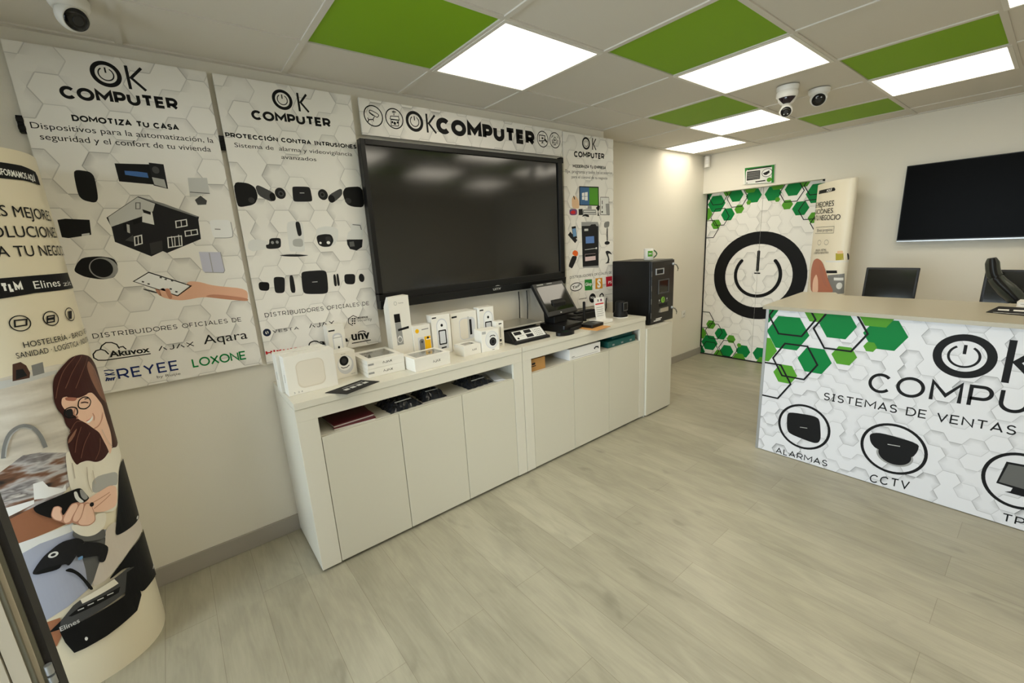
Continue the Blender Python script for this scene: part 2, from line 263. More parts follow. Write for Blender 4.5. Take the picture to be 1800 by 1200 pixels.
   ('P','K2',[(2.3952,1.406),(2.4226,1.4149),(2.4612,1.4058),(2.4947,1.3746),(2.45,1.389),(2.4334,1.3865),(2.4554,1.3362),(2.4441,1.3089),(2.4721,1.3175),(2.4386,1.3037),(2.389,1.3058),(2.4275,1.3171),(2.4332,1.3517)])],
  'footer':[('T','K','DISTRIBUIDORES OFICIALES DE','S',1.9474,1.2129,2.4848,1.2109,0.0203,0.15,None,None)],
  'brand_marks':[('E','G10',2.0209,1.14,0.0689,0.034,0,0,360),
   ('E','K',2.021,1.14,0.0743,0.0359,0.007,0,360),
   ('T','K','TaiP','B',1.973,1.1262,2.0701,1.1396,0.0211,0.02,None,None),
   ('P','GG',[(2.1244,1.1892),(2.2184,1.1851),(2.222,1.0918),(2.1259,1.0975)]),
   ('T','W','Glop','B',2.1325,1.1355,2.2138,1.1344,0.0264,0.02,None,None),
   ('P','YO',[(2.2629,1.1873),(2.3537,1.1849),(2.3583,1.092),(2.2615,1.0949)]),
   ('T','W','S','B',2.2865,1.1071,2.3337,1.1071,0.0716,0.05,None,None),
   ('P','R2',[(2.4025,1.1879),(2.4896,1.1877),(2.4927,1.0981),(2.4074,1.0994)]),
   ('T','W','PS','B',2.4352,1.1244,2.483,1.1247,0.0227,0.02,None,None),
   ('E','K',2.2211,1.0221,0.0423,0.0406,0,0,360),
   ('T','W','TCV','S',2.1933,1.0162,2.249,1.0143,0.0197,0.2,None,None),
   ('L','K',[(2.3212,1.0131),(2.3214,1.0357),(2.3485,1.0477),(2.3678,1.0303),(2.3638,1.0181)],0.012,False),
   ('T','K','comercial','B',2.0496,1.029,2.1423,1.0274,0.0121,0.01,None,None),
   ('T','G4','de servicios','B',2.3952,1.0271,2.4869,1.0252,0.0102,0,None,None)],
 },
 'counter':{
  'printed_hexagons':[('H','G1',0.9093,1.008,0.1054,0),
   ('H','G2g',1.2431,1.0385,0.1027,0),
   ('H','G2g',0.9315,0.731,0.0936,0),
   ('H','G1',1.0758,0.8597,0.1235,0),
   ('H','G1',1.3369,0.9422,0.0932,0),
   ('H','G1',1.5592,0.9122,0.098,0),
   ('H','G2g',1.5127,1.0353,0.0937,0),
   ('H','G2g',1.5019,0.8338,0.0315,0),
   ('H','G2g',1.3865,0.7613,0.0632,0),
   ('H','G1',1.239,0.7045,0.0922,0),
   ('H','G2g',1.0844,0.5838,0.0709,0)],
  'hexagon_outlines':[('H','K',1.091,0.9635,0.1322,0.0105),
   ('H','K',1.3506,0.9082,0.133,0.0105),
   ('H','K',1.1315,0.6793,0.1269,0.0105),
   ('H','K',0.9869,0.5222,0.1358,0.0105)],
  'logo':[('O','K',1.875,0.8431,0.114,2.0236,0.7392,0.9484,2.1522),
   ('T','K','COMPUTER','S',1.5161,0.5683,2.001,0.5895,0.1175,0.14,'COMP',None)],
  'heading':[('T','K','SISTEMAS DE VENTAS','S',1.3095,0.4608,2.0959,0.482,0.0497,0.14,None,None)],
  'alarm_icon':[('E','K',1.2183,0.2481,0.1487,0.1541,0.0145,0,360),
   ('P','K',[(1.1315,0.3283),(1.2675,0.3416),(1.3029,0.3279),(1.321,0.2044),(1.3119,0.1677),(1.2843,0.155),(1.1442,0.1742),(1.1253,0.206),(1.1187,0.3022)]),
   ('L','G7',[(1.1999,0.2405),(1.2411,0.2464)],0.004,False),
   ('T','K','ALARMAS','S',1.0714,0.0086,1.3708,0.0212,0.0425,0.14,None,None)],
  'camera_icon':[('E','K',1.6653,0.2539,0.1472,0.1527,0.0145,0,360),
   ('E','G6',1.6772,0.2163,0.0806,0.063,0,0,360),
   ('E','K',1.677,0.2227,0.0718,0.0605,0,0,360),
   ('P','K',[(1.5539,0.3123),(1.6013,0.336),(1.7709,0.3248),(1.7698,0.2764),(1.7513,0.2285),(1.6781,0.2292),(1.594,0.2271),(1.5633,0.2605)]),
   ('L','G7',[(1.6408,0.2746),(1.6948,0.281)],0.005,False),
   ('T','K','CCTV','S',1.5852,0.0083,1.7606,0.035,0.0533,0.14,None,None)],
  'till_icon':[('E','K',2.1396,0.2544,0.126,0.1474,0.0145,0,360),
   ('P','K',[(2.0865,0.34),(2.1997,0.3497),(2.2011,0.206),(2.0689,0.2148)]),
   ('P','G4',[(2.0948,0.3296),(2.1937,0.3385),(2.1929,0.2191),(2.0767,0.2241)]),
   ('P','K',[(2.1015,0.1803),(2.1206,0.1914),(2.1264,0.2229),(2.1546,0.2128),(2.1761,0.1999),(2.1722,0.181)]),
   ('T','K','TPV','S',2.1112,0.0211,2.1867,0.0258,0.0449,0.14,'TP',None)],
 },
 'door':{
  'ring':[('E','K',0.0199,1.0088,0.4944,0.4944,0,0,360)],
  'ringi':[('E','K',0.0197,1.0076,0.3576,0.3576,0,0,360)],
  'arc':[('E','K',0.0095,1.0253,0.2566,0.2566,0,0,360)],
  'bar':[('P','K',[(0.0057,1.2822),(0.012,1.0715)]),
   ('P','K',[(-0.0213,1.0403),(0.0354,1.0414)])],
  'hexcorner':[('H','G1',-0.4999,1.8451,0.1038,0),
   ('H','G1',-0.2737,1.9098,0.0718,0),
   ('H','G1',-0.089,1.8907,0.0791,0),
   ('H','K',-0.268,1.8864,0.1099,0),
   ('H','G1',-0.3636,1.7158,0.0759,0),
   ('H','K',-0.4495,1.6925,0.1071,0)],
 },
 'notice':{
  'printed_notice':[('P','GG',[(-0.154,2.1802),(0.1419,2.1683),(0.1484,1.991),(-0.1388,2.0103)]),
   ('P','G9',[(-0.1288,2.1569),(0.1202,2.1479),(0.1246,1.9943),(-0.1369,2.012),(-0.1397,2.1431)]),
   ('P','K',[(-0.1253,2.1622),(0.1118,2.1622),(0.1127,2.1509),(-0.1246,2.1524)]),
   ('P','K2',[(-0.1276,2.1393),(0.0052,2.1342),(0.0095,2.048),(-0.1254,2.0468)]),
   ('L','G6',[(-0.1228,2.125),(-0.0013,2.12)],0.006,False),
   ('L','G6',[(-0.1218,2.1102),(-0.0003,2.1054)],0.006,False),
   ('L','G6',[(-0.1208,2.0953),(0.0008,2.0908)],0.006,False),
   ('L','G6',[(-0.1198,2.0803),(0.0018,2.0762)],0.006,False),
   ('L','G6',[(-0.1188,2.0654),(0.0029,2.0616)],0.006,False),
   ('E','G10',0.0761,2.0987,0.0513,0.0417,0,0,360),
   ('E','K',0.0761,2.0987,0.0513,0.0417,0.005,0,360),
   ('P','K2',[(0.034,2.0976),(0.0969,2.12),(0.1006,2.0951),(0.0708,2.0771),(0.0521,2.0798)]),
   ('E','G2g',0.1021,2.0255,0.024,0.0221,0,0,360),
   ('P','K',[(-0.0354,2.0275),(0.0651,2.0288),(0.0659,2.0174),(-0.0332,2.0175)]),
   ('P','K',[(-0.1295,2.0188),(-0.1223,2.0296),(-0.1135,2.0167)])],
 },
 'totem1':{
  'top_banner':[('P','K',[(0.2603,1.8538),(0.319,1.8536),(0.3814,1.8447),(0.3898,1.8315),(0.3921,1.8026),(0.3114,1.8075),(0.2768,1.8061),(0.2484,1.8057),(0.2163,1.8018),(0.2278,1.8519)]),
   ('T','W','TRANSFORMAMOS AQUÍ','B',0.2537,1.8164,0.3652,1.8116,0.0189,0.02,None,'FORMAMOS AQUÍ')],
  'slogan':[('T','K','LAS MEJORES','B',0.2543,1.6909,0.4041,1.6856,0.0332,0,None,'MEJORES'),
   ('T','K','SOLUCIONES','B',0.2232,1.6279,0.4179,1.6301,0.0345,0,None,'LUCIONES'),
   ('T','K','PARA TU NEGOCIO','B',0.2277,1.5682,0.4743,1.5694,0.0333,0,None,'TU NEGOCIO')],
  'brand_band':[('P','K',[(0.1513,1.5056),(0.1799,1.5046),(0.2597,1.5065),(0.4231,1.5081),(0.4341,1.479),(0.4519,1.4512),(0.2458,1.4503),(0.1665,1.4426),(0.1372,1.4397)]),
   ('T','W','TLM','S',0.1752,1.461,0.2216,1.4607,0.0287,0.26,None,None),
   ('T','W','Elines','B',0.2491,1.4639,0.3361,1.465,0.0244,0,None,None),
   ('T','G8','zit','B',0.3504,1.4629,0.42,1.463,0.0173,0,None,None)],
  'icon_row':[('E','K',0.1915,1.3606,0.0244,0.0258,0.003,0,360),
   ('L','K',[(0.1813,1.3716),(0.2078,1.3704),(0.2038,1.3525),(0.1783,1.3519)],0.004,True),
   ('E','K',0.2692,1.3622,0.0229,0.0251,0.003,0,360),
   ('L','K',[(0.26,1.3704),(0.2806,1.3708),(0.275,1.3502),(0.2548,1.3501)],0.004,True),
   ('P','K',[(0.2601,1.3646),(0.2774,1.3655),(0.2753,1.358),(0.2582,1.3572)]),
   ('E','K',0.3417,1.3647,0.0236,0.0239,0.003,0,360),
   ('P','K',[(0.3362,1.3762),(0.3555,1.3757),(0.3425,1.3488),(0.328,1.349)]),
   ('T','K','HOSTELERÍA - BANCA - RETAIL','B',0.1832,1.2817,0.4743,1.2806,0.0183,0.0,None,None),
   ('T','K','SANIDAD · LOGÍSTICA · INDUSTRIA','B',0.161,1.2514,0.4431,1.2512,0.018,0,None,None)],
  'kitchen_picture':[('P','KW',[(0.0793,1.1952),(0.1145,1.1984),(0.1838,1.2068),(0.2484,1.2074),(0.3512,1.1788),(0.2888,0.937),(0.2514,0.7984),(0.1846,0.8252),(0.0394,0.8455),(0.0044,0.8491)]),
   ('P','G8',[(0.0771,1.1848),(0.1126,1.1895),(0.2438,1.1886),(0.2411,1.1773),(0.1073,1.1647),(0.0726,1.1639)]),
   ('P','BR1',[(0.1485,1.2359),(0.1663,1.2386),(0.1759,1.2245),(0.1793,1.1984),(0.1746,1.1824),(0.1372,1.1822)]),
   ('P','G5',[(0.1869,1.2214),(0.2149,1.2251),(0.211,1.1887),(0.1831,1.1856)]),
   ('P','K2',[(0.1517,1.2161),(0.1665,1.2157),(0.1713,1.1911),(0.1452,1.1856)]),
   ('P','KC',[(0.0108,0.8783),(0.0513,0.901),(0.1077,0.9371),(0.1447,0.9307),(0.2055,0.9011),(0.1914,0.7883),(0.147,0.7478),(0.0891,0.7261),(0.0152,0.7332),(-0.0194,0.7402)]),
   ('P','G10',[(0.1088,0.833),(0.1308,0.8324),(0.1388,0.8068),(0.1686,0.7838),(0.1783,0.7958),(0.1746,0.7715),(0.1247,0.7713),(0.1,0.7782)]),
   ('P','G10',[(-0.0093,0.7865),(0.0254,0.7802),(0.1,0.7782),(0.0972,0.7648),(0.0173,0.7426),(-0.0174,0.7495)]),
   ('P','BR2',[(-0.0194,0.7402),(0.0152,0.7332),(0.0951,0.7551),(0.1492,0.691),(0.1679,0.6564),(0.0729,0.6481),(0.0091,0.6472),(-0.0028,0.6495)]),
   ('P','G9',[(-0.0045,0.6418),(0.0091,0.6472),(0.0729,0.6481),(0.1666,0.6504),(0.1633,0.6205),(0.0805,0.6215),(0.0051,0.5997),(-0.0115,0.6092)]),
   ('P','LB',[(-0.0115,0.6092),(0.0051,0.5997),(0.0805,0.6215),(0.1633,0.6205),(0.2505,0.5628),(0.2346,0.4965),(0.1903,0.4386),(0.1607,0.389),(0.0946,0.3563),(0.0207,0.3344),(-0.0313,0.3405),(-0.0321,0.456)]),
   ('P','G4',[(0.1603,0.6271),(0.2381,0.5355),(0.2323,0.5106),(0.183,0.4199),(0.1519,0.3839),(0.1604,0.4623),(0.1623,0.5443)]),
   ('P','BR3',[(0.0076,0.3366),(0.0677,0.3285),(0.0663,0.2734),(0.0399,0.2276),(0.0064,0.2534)])],
  'faucet_picture':[('L','G5',[(0.0676,0.9441),(0.0788,0.9853),(0.0991,1.0248),(0.1264,1.038),(0.1482,1.0213),(0.1586,0.9843),(0.1604,0.9421)],0.01,False),
   ('L','G7',[(0.0732,0.9478),(0.0832,0.9835),(0.1013,1.018),(0.126,1.0302),(0.1442,1.0149)],0.003,False)],
  'woman_picture':[('P','SH',[(0.1987,0.8992),(0.2093,0.9046),(0.2393,0.8948),(0.3162,0.8669),(0.4128,0.8555),(0.4743,0.8157),(0.4743,0.7688),(0.3764,0.7603),(0.3299,0.6988),(0.2956,0.6039),(0.1902,0.6762),(0.1848,0.7921)]),
   ('P','G7',[(0.2497,0.7822),(0.3534,0.7471),(0.3299,0.6988),(0.3046,0.7138),(0.2321,0.7182)]),
   ('P','PA',[(0.2417,0.5742),(0.2818,0.5774),(0.4743,0.4838),(0.4743,0.4266),(0.355,0.4428),(0.3006,0.4349),(0.1977,0.3795),(0.1598,0.3848),(0.1896,0.4457),(0.2275,0.5136)]),
   ('P','HR',[(0.2204,1.1457),(0.2321,1.1721),(0.2582,1.1969),(0.2926,1.2205),(0.3361,1.2199),(0.3904,1.2),(0.4478,1.1583),(0.4743,1.1124),(0.4743,1.0646),(0.4743,1.0286),(0.4743,0.9935),(0.4743,0.9382),(0.4743,0.8893),(0.4743,0.8282),(0.4046,0.825),(0.3501,0.845),(0.3009,0.8225),(0.2733,0.826),(0.2498,0.8474),(0.2289,0.8505),(0.2176,0.8456),(0.2108,0.8767),(0.2113,0.9306),(0.2167,0.9548),(0.2318,0.9691),(0.222,0.995),(0.2226,1.0316),(0.2131,1.0563),(0.211,1.088)]),
   ('P','HL',[(0.3689,1.1909),(0.4137,1.1424),(0.4399,1.0853),(0.4743,1.0185),(0.4579,0.9926),(0.3835,1.0364),(0.3532,1.1072),(0.3465,1.1692)]),
   ('P','HL',[(0.2113,0.9306),(0.2191,0.9483),(0.2505,0.9768),(0.2358,0.9511),(0.2222,0.936)]),
   ('P','S3',[(0.2328,1.0926),(0.2488,1.0918),(0.2855,1.0727),(0.3169,1.0793),(0.337,1.0736),(0.3649,1.0308),(0.3778,1.0095),(0.3765,0.9578),(0.3848,0.8959),(0.3623,0.8455),(0.3345,0.8227),(0.3316,0.8566),(0.3223,0.893),(0.3158,0.9246),(0.298,0.9485),(0.279,0.9775),(0.2606,0.9993),(0.2522,1.019),(0.2305,1.0493),(0.2261,1.0719)]),
   ('P','HR',[(0.2367,1.1093),(0.2663,1.109),(0.3253,1.083),(0.3089,1.075),(0.2757,1.0737),(0.2476,1.087)]),
   ('P','HL2',[(0.2407,1.0922),(0.2764,1.0762),(0.2645,1.0674),(0.2397,1.0796)]),
   ('P','W',[(0.2772,0.9855),(0.2953,0.9865),(0.3105,0.9957),(0.3032,0.9797),(0.2845,0.9746)]),
   ('P','LP',[(0.2788,0.9859),(0.2957,0.9879),(0.3105,0.9957),(0.3065,0.9934),(0.295,0.9855),(0.2804,0.9824)]),
   ('L','K',[(0.2962,1.0633),(0.3119,1.0614)],0.0035,False),
   ('L','K',[(0.2685,1.0471),(0.2759,1.0656),(0.2935,1.0725),(0.3117,1.0647),(0.3187,1.0468),(0.3069,1.032),(0.2884,1.0283),(0.2728,1.0363)],0.004,True),
   ('L','K',[(0.2266,1.0404),(0.2329,1.0509),(0.2477,1.0528),(0.263,1.044),(0.2628,1.0253),(0.251,1.0142),(0.2349,1.0169),(0.2256,1.0277)],0.004,True),
   ('P','K2',[(0.2283,1.0397),(0.2344,1.0487),(0.2504,1.0465),(0.2483,1.0207),(0.2334,1.0191)]),
   ('L','S4',[(0.2583,1.0432),(0.2485,1.0249),(0.2593,1.0117),(0.254,1.0049)],0.004,False),
   ('L','S4',[(0.2977,0.9475),(0.3204,0.9487),(0.3464,0.9661),(0.3637,0.9855)],0.004,False),
   ('L','HR',[(0.2804,1.0548),(0.2932,1.0536),(0.3051,1.0453)],0.004,False),
   ('L','S4',[(0.3098,1.0032),(0.3142,0.9874),(0.3071,0.9764)],0.003,False),
   ('P','K',[(0.4743,0.7581),(0.4743,0.6793),(0.4743,0.5775),(0.4743,0.4881),(0.3507,0.5079),(0.2711,0.52),(0.2636,0.5332),(0.3089,0.6442),(0.3618,0.7612)]),
   ('P','K',[(0.4743,0.4266),(0.4743,0.3809),(0.4743,0.303),(0.4743,0.2165),(0.4743,0.1236),(0.4743,0.1276),(0.4743,0.1952),(0.3652,0.2314),(0.2836,0.2379),(0.2885,0.3615),(0.2601,0.3862),(0.2015,0.3761),(0.2489,0.4095),(0.3006,0.4349),(0.3521,0.4378)]),
   ('P','S3',[(0.2081,0.7105),(0.2503,0.7182),(0.2937,0.7205),(0.3211,0.6979),(0.2995,0.63),(0.2556,0.6358),(0.2332,0.6473),(0.2142,0.6642),(0.2075,0.6956)]),
   ('L','S4',[(0.2259,0.6913),(0.2861,0.6953)],0.003,False),
   ('L','S4',[(0.2263,0.6677),(0.2875,0.6864)],0.003,False),
   ('L','HL3',[(0.3096,1.2212),(0.2603,1.1886),(0.2326,1.1415),(0.2165,1.0962)],0.0025,False),
   ('L','HL3',[(0.3341,1.2151),(0.2847,1.1761),(0.2476,1.1208)],0.0025,False),
   ('L','HL3',[(0.3645,1.2027),(0.3121,1.1573),(0.2762,1.1107)],0.0025,False),
   ('L','HL3',[(0.402,1.1337),(0.4205,1.0667),(0.4117,1.0109)],0.0025,False),
   ('L','HL3',[(0.3803,1.1498),(0.3991,1.0721),(0.4132,0.9812),(0.4743,0.8908)],0.0025,False),
   ('L','HL3',[(0.2585,0.9731),(0.2361,0.9347),(0.2222,0.8926)],0.0025,False),
   ('L','HL3',[(0.2793,0.9415),(0.2518,0.9105),(0.2323,0.8653)],0.0025,False),
   ('L','HL3',[(0.3089,0.905),(0.296,0.8655),(0.2715,0.8384)],0.0025,False),
   ('L','HL3',[(0.2235,0.9676),(0.2475,0.9997),(0.2635,0.9926)],0.0025,False),
   ('L','S5',[(0.3258,0.9316),(0.3376,0.8801),(0.356,0.8453)],0.002,False),
   ('L','S5',[(0.2533,0.8058),(0.2496,0.7535)],0.002,False),
   ('L','S5',[(0.2404,0.8273),(0.2302,0.7653),(0.2345,0.7282)],0.002,False),
   ('L','S5',[(0.2075,0.862),(0.2025,0.8041)],0.002,False),
   ('P','SH',[(0.1591,0.647),(0.1724,0.6401),(0.1914,0.6214),(0.2163,0.6237),(0.2274,0.6474),(0.2547,0.6324),(0.2493,0.6041),(0.236,0.5817),(0.2105,0.5724),(0.1901,0.5785),(0.173,0.5953),(0.1592,0.624)]),
   ('P','G4',[(0.159,0.6234),(0.173,0.5953),(0.1901,0.5785),(0.2105,0.5724),(0.2373,0.5807),(0.2336,0.539),(0.1768,0.5653),(0.155,0.6038)]),
   ('P','K',[(0.0916,0.7588),(0.1368,0.7646),(0.1946,0.7679),(0.2091,0.763),(0.2181,0.7309),(0.2223,0.7129),(0.2074,0.7071),(0.1876,0.712),(0.1485,0.6877),(0.1226,0.696),(0.095,0.7336)]),
   ('P','G9',[(0.1891,0.7599),(0.1973,0.7569),(0.1972,0.7325),(0.2077,0.7088),(0.1951,0.7111),(0.1875,0.7348)]),
   ('P','G6',[(0.2045,0.7601),(0.2123,0.7535),(0.2203,0.7161),(0.2088,0.7138),(0.2025,0.733)]),
   ('P','S4',[(0.1227,0.7077),(0.134,0.7348),(0.1465,0.7319),(0.1526,0.7187),(0.1478,0.7067),(0.1492,0.6891),(0.1745,0.7225),(0.1897,0.7191),(0.1977,0.711),(0.22,0.6975),(0.2239,0.6623),(0.2211,0.6222),(0.2012,0.6154),(0.1797,0.6294),(0.1653,0.6558),(0.1526,0.6527),(0.1415,0.671),(0.1267,0.6884)]),
   ('P','S3',[(0.1246,0.708),(0.135,0.732),(0.1451,0.7298),(0.1499,0.7195),(0.1451,0.7076),(0.1468,0.6887),(0.1416,0.6747),(0.1291,0.6891)]),
   ('P','S3',[(0.1464,0.68),(0.1742,0.7189),(0.1876,0.7166),(0.1889,0.7037),(0.1674,0.675),(0.16,0.6608),(0.1478,0.6618)]),
   ('P','S3',[(0.1698,0.6727),(0.1941,0.7087),(0.2046,0.7043),(0.1962,0.68),(0.1855,0.6594),(0.1744,0.6499),(0.1665,0.6589)]),
   ('P','S3',[(0.1885,0.6589),(0.2076,0.7009),(0.2184,0.6954),(0.2217,0.663),(0.219,0.6257),(0.2015,0.6191),(0.1813,0.6322),(0.1762,0.6464)]),
   ('E','K2',0.2228,0.6875,0.0059,0.0081,0,0,360)],
  'scanner_picture':[('P','K2',[(0.0427,0.5298),(0.0628,0.5578),(0.0827,0.579),(0.1265,0.6037),(0.1629,0.5946),(0.1745,0.5786),(0.1768,0.5653),(0.127,0.5031),(0.1187,0.5207),(0.0856,0.5164),(0.0568,0.5182)]),
   ('P','K',[(0.0504,0.5298),(0.0777,0.5331),(0.1146,0.5235),(0.1023,0.5088),(0.0591,0.5186)]),
   ('P','K2',[(0.1724,0.5684),(0.2094,0.5421),(0.2311,0.5083),(0.2284,0.4899),(0.2102,0.4553),(0.1956,0.4662),(0.2026,0.492),(0.1559,0.5135),(0.1473,0.5316)]),
   ('P','K',[(0.1115,0.4966),(0.1284,0.4982),(0.1453,0.4619),(0.1562,0.4172),(0.1641,0.3779),(0.154,0.3814),(0.1446,0.4344),(0.1325,0.4715)]),
   ('E','G9',0.1011,0.5692,0.0121,0.0101,0,0,360),
   ('E','K2',0.101,0.5692,0.006,0.005,0,0,360),
   ('P','B4',[(0.1502,0.5217),(0.1639,0.5215),(0.1614,0.5095),(0.1502,0.5099)])],
  'printer_picture':[('P','G3',[(0.0613,0.3131),(0.1061,0.3562),(0.1275,0.3653),(0.2642,0.3792),(0.2893,0.3643),(0.2765,0.344),(0.2428,0.2944),(0.0598,0.2785)]),
   ('P','K',[(0.0588,0.2826),(0.235,0.2843),(0.2605,0.3652),(0.2888,0.3626),(0.2864,0.2352),(0.2576,0.1911),(0.1593,0.1753),(0.1007,0.1742),(0.0737,0.1774),(0.0621,0.2339)]),
   ('P','K',[(0.0337,0.2965),(0.0684,0.3206),(0.0605,0.291)]),
   ('P','K',[(0.0882,0.3248),(0.1184,0.3399),(0.2301,0.3304),(0.2207,0.3115),(0.0948,0.3195)]),
   ('P','SH',[(0.1258,0.3666),(0.2199,0.3736),(0.2276,0.3464),(0.1277,0.3468)]),
   ('L','G8',[(0.1125,0.3302),(0.128,0.3288)],0.004,False),
   ('L','G8',[(0.1373,0.3309),(0.1533,0.3288)],0.004,False),
   ('L','G8',[(0.1629,0.3305),(0.1795,0.3275)],0.004,False),
   ('L','G8',[(0.1895,0.3287),(0.2071,0.3246)],0.004,False),
   ('T','G8','Elines','B',0.0611,0.2824,0.1089,0.2834,0.0178,0.01,None,None),
   ('E','G9',0.1103,0.2092,0.0038,0.0076,0,0,360),
   ('E','G9',0.3803,0.5211,0.0111,0.005,0,0,360),
   ('E','G9',0.4099,0.2699,0.0232,0.0044,0,0,360)],
 },
 'totem2':{
  'top_banner':[('P','K',[(-0.1216,1.8436),(0.0336,1.843),(0.1516,1.844),(0.1692,1.8283),(0.1641,1.8152),(0.0406,1.812),(-0.1286,1.8127)]),
   ('T','W','AQUÍ','B',0.0392,1.8182,0.1238,1.8196,0.0186,0.02,None,None)],
  'slogan':[('T','K','LAS MEJORES','B',-0.1225,1.6927,0.1704,1.6887,0.0467,0,None,'MEJORES'),
   ('T','K','SOLUCIONES','B',-0.1201,1.6338,0.1681,1.6312,0.0413,0,None,'CIONES'),
   ('T','K','PARA TU NEGOCIO','B',-0.0379,1.5753,0.2563,1.5693,0.0449,0.005,None,'NEGOCIO'),
   ('L','G4',[(-0.1145,1.5129),(0.2046,1.5154),(0.2064,1.459),(-0.114,1.4585)],0.003,False),
   ('T','G4','Elines propios','B',-0.0703,1.4713,0.1902,1.4756,0.027,0,None,None),
   ('E','G4',0.0049,1.3747,0.0358,0.0235,0.003,0,360),
   ('E','G4',0.127,1.3779,0.0313,0.0229,0.003,0,360),
   ('T','K','BANCA - RETAIL','B',-0.0508,1.2955,0.1416,1.3051,0.0174,0,None,None),
   ('T','K','LOGÍSTICA INDUSTRIA','B',-0.0878,1.2688,0.1744,1.2809,0.0186,0,None,None)],
  'kitchen_picture':[('P','SH',[(0.1235,1.2129),(0.3985,1.2182),(0.3985,0.9285),(-0.0306,0.8972)]),
   ('P','G9',[(0.1399,1.219),(0.3629,1.2207),(0.3672,1.2083),(0.1427,1.2033)]),
   ('P','OL',[(0.2485,1.2844),(0.3086,1.2861),(0.3159,1.2284),(0.256,1.2233)]),
   ('P','T1',[(0.262,1.3048),(0.3026,1.3064),(0.3073,1.2821),(0.2629,1.2795)]),
   ('P','G5',[(0.1927,1.09),(0.3362,1.1105),(0.3599,0.9345),(0.2164,0.9294)]),
   ('P','K2',[(0.1634,1.1304),(0.276,1.1366),(0.2813,1.1131),(0.1721,1.1065)]),
   ('P','G9',[(0.2578,1.0735),(0.3303,1.0749),(0.333,1.051),(0.2606,1.0497)]),
   ('E','G9',0.307,1.0029,0.0217,0.0291,0,0,360),
   ('P','K2',[(0.3357,1.2829),(0.3484,1.2821),(0.3985,1.2284),(0.3511,1.2266)])],
  'woman_picture':[('P','HP',[(-0.0736,0.894),(-0.1296,1.1035),(-0.0856,1.2078),(0.0032,1.2342),(0.0967,1.2063),(0.1643,1.1251),(0.215,1.0336),(0.2715,0.954),(0.2413,0.9321)]),
   ('P','S3',[(-0.0311,0.8994),(-0.0483,1.0199),(0.0123,1.0923),(0.0585,1.0411),(0.085,0.9138)]),
   ('P','HL2',[(0.039,1.1817),(0.1071,1.1534),(0.1686,1.0509),(0.2158,0.9806),(0.1616,0.9966),(0.0929,1.0769)])],
 },
}
TOTEM_A=(-1.2,0.15,0.3,0.23,2.4,0.0)
TOTEM_B=(4.2,-0.78,0.29,0.09,2.2,-2.4784)
# ------------------------------------------------------------------ materials
def lin(c):
    c=c/255.
    return c/12.92 if c<=.04045 else ((c+.055)/1.055)**2.4
def rgb(r,g,b): return (lin(r),lin(g),lin(b),1)
MATS={}
def mat(n,c,rough=.5,metal=0,emit=None,es=0,spec=.5,trans=0,bump=0,bscale=60,var=0):
    if n in MATS: return MATS[n]
    m=bpy.data.materials.new(n); m.use_nodes=True; nt=m.node_tree; b=nt.nodes['Principled BSDF']
    b.inputs['Base Color'].default_value=c; b.inputs['Roughness'].default_value=rough; b.inputs['Metallic'].default_value=metal
    b.inputs['Specular IOR Level'].default_value=spec; b.inputs['Transmission Weight'].default_value=trans
    if emit: b.inputs['Emission Color'].default_value=emit; b.inputs['Emission Strength'].default_value=es
    if bump or var:
        tc=nt.nodes.new('ShaderNodeTexCoord'); nz=nt.nodes.new('ShaderNodeTexNoise'); nz.inputs['Scale'].default_value=bscale; nz.inputs['Detail'].default_value=4
        nt.links.new(tc.outputs['Object'],nz.inputs['Vector'])
        if bump:
            bp=nt.nodes.new('ShaderNodeBump'); bp.inputs['Strength'].default_value=bump; bp.inputs['Distance'].default_value=.002
            nt.links.new(nz.outputs['Fac'],bp.inputs['Height']); nt.links.new(bp.outputs[0],b.inputs['Normal'])
        if var:
            n2=nt.nodes.new('ShaderNodeTexNoise'); n2.inputs['Scale'].default_value=bscale*.05; nt.links.new(tc.outputs['Object'],n2.inputs['Vector'])
            mr=nt.nodes.new('ShaderNodeMapRange'); mr.inputs[1].default_value=.3; mr.inputs[2].default_value=.7; mr.inputs[3].default_value=1-var; mr.inputs[4].default_value=1+var
            nt.links.new(n2.outputs['Fac'],mr.inputs[0])
            vm=nt.nodes.new('ShaderNodeVectorMath'); vm.operation='SCALE'; vm.inputs[0].default_value=c[:3]; nt.links.new(mr.outputs[0],vm.inputs['Scale'])
            nt.links.new(vm.outputs[0],b.inputs['Base Color'])
    MATS[n]=m; return m
class NT:
    def __init__(s,nt): s.nt=nt
    def put(s,sock,v):
        if isinstance(v,bpy.types.NodeSocket): s.nt.links.new(v,sock)
        else: sock.default_value=v
    def m(s,op,a,b=0.,c=0.):
        n=s.nt.nodes.new('ShaderNodeMath'); n.operation=op
        s.put(n.inputs[0],a); s.put(n.inputs[1],b); s.put(n.inputs[2],c); return n.outputs[0]
    def wn(s,x,y):
        c=s.nt.nodes.new('ShaderNodeCombineXYZ'); s.put(c.inputs[0],x); s.put(c.inputs[1],y)
        n=s.nt.nodes.new('ShaderNodeTexWhiteNoise'); n.noise_dimensions='2D'; s.nt.links.new(c.outputs[0],n.inputs['Vector']); return n.outputs['Value']
    def ss(s,x,a,b,lo=0.,hi=1.):
        n=s.nt.nodes.new('ShaderNodeMapRange'); n.interpolation_type='SMOOTHSTEP'; s.put(n.inputs[0],x)
        for i,v in ((1,a),(2,b),(3,lo),(4,hi)): n.inputs[i].default_value=v
        return n.outputs[0]
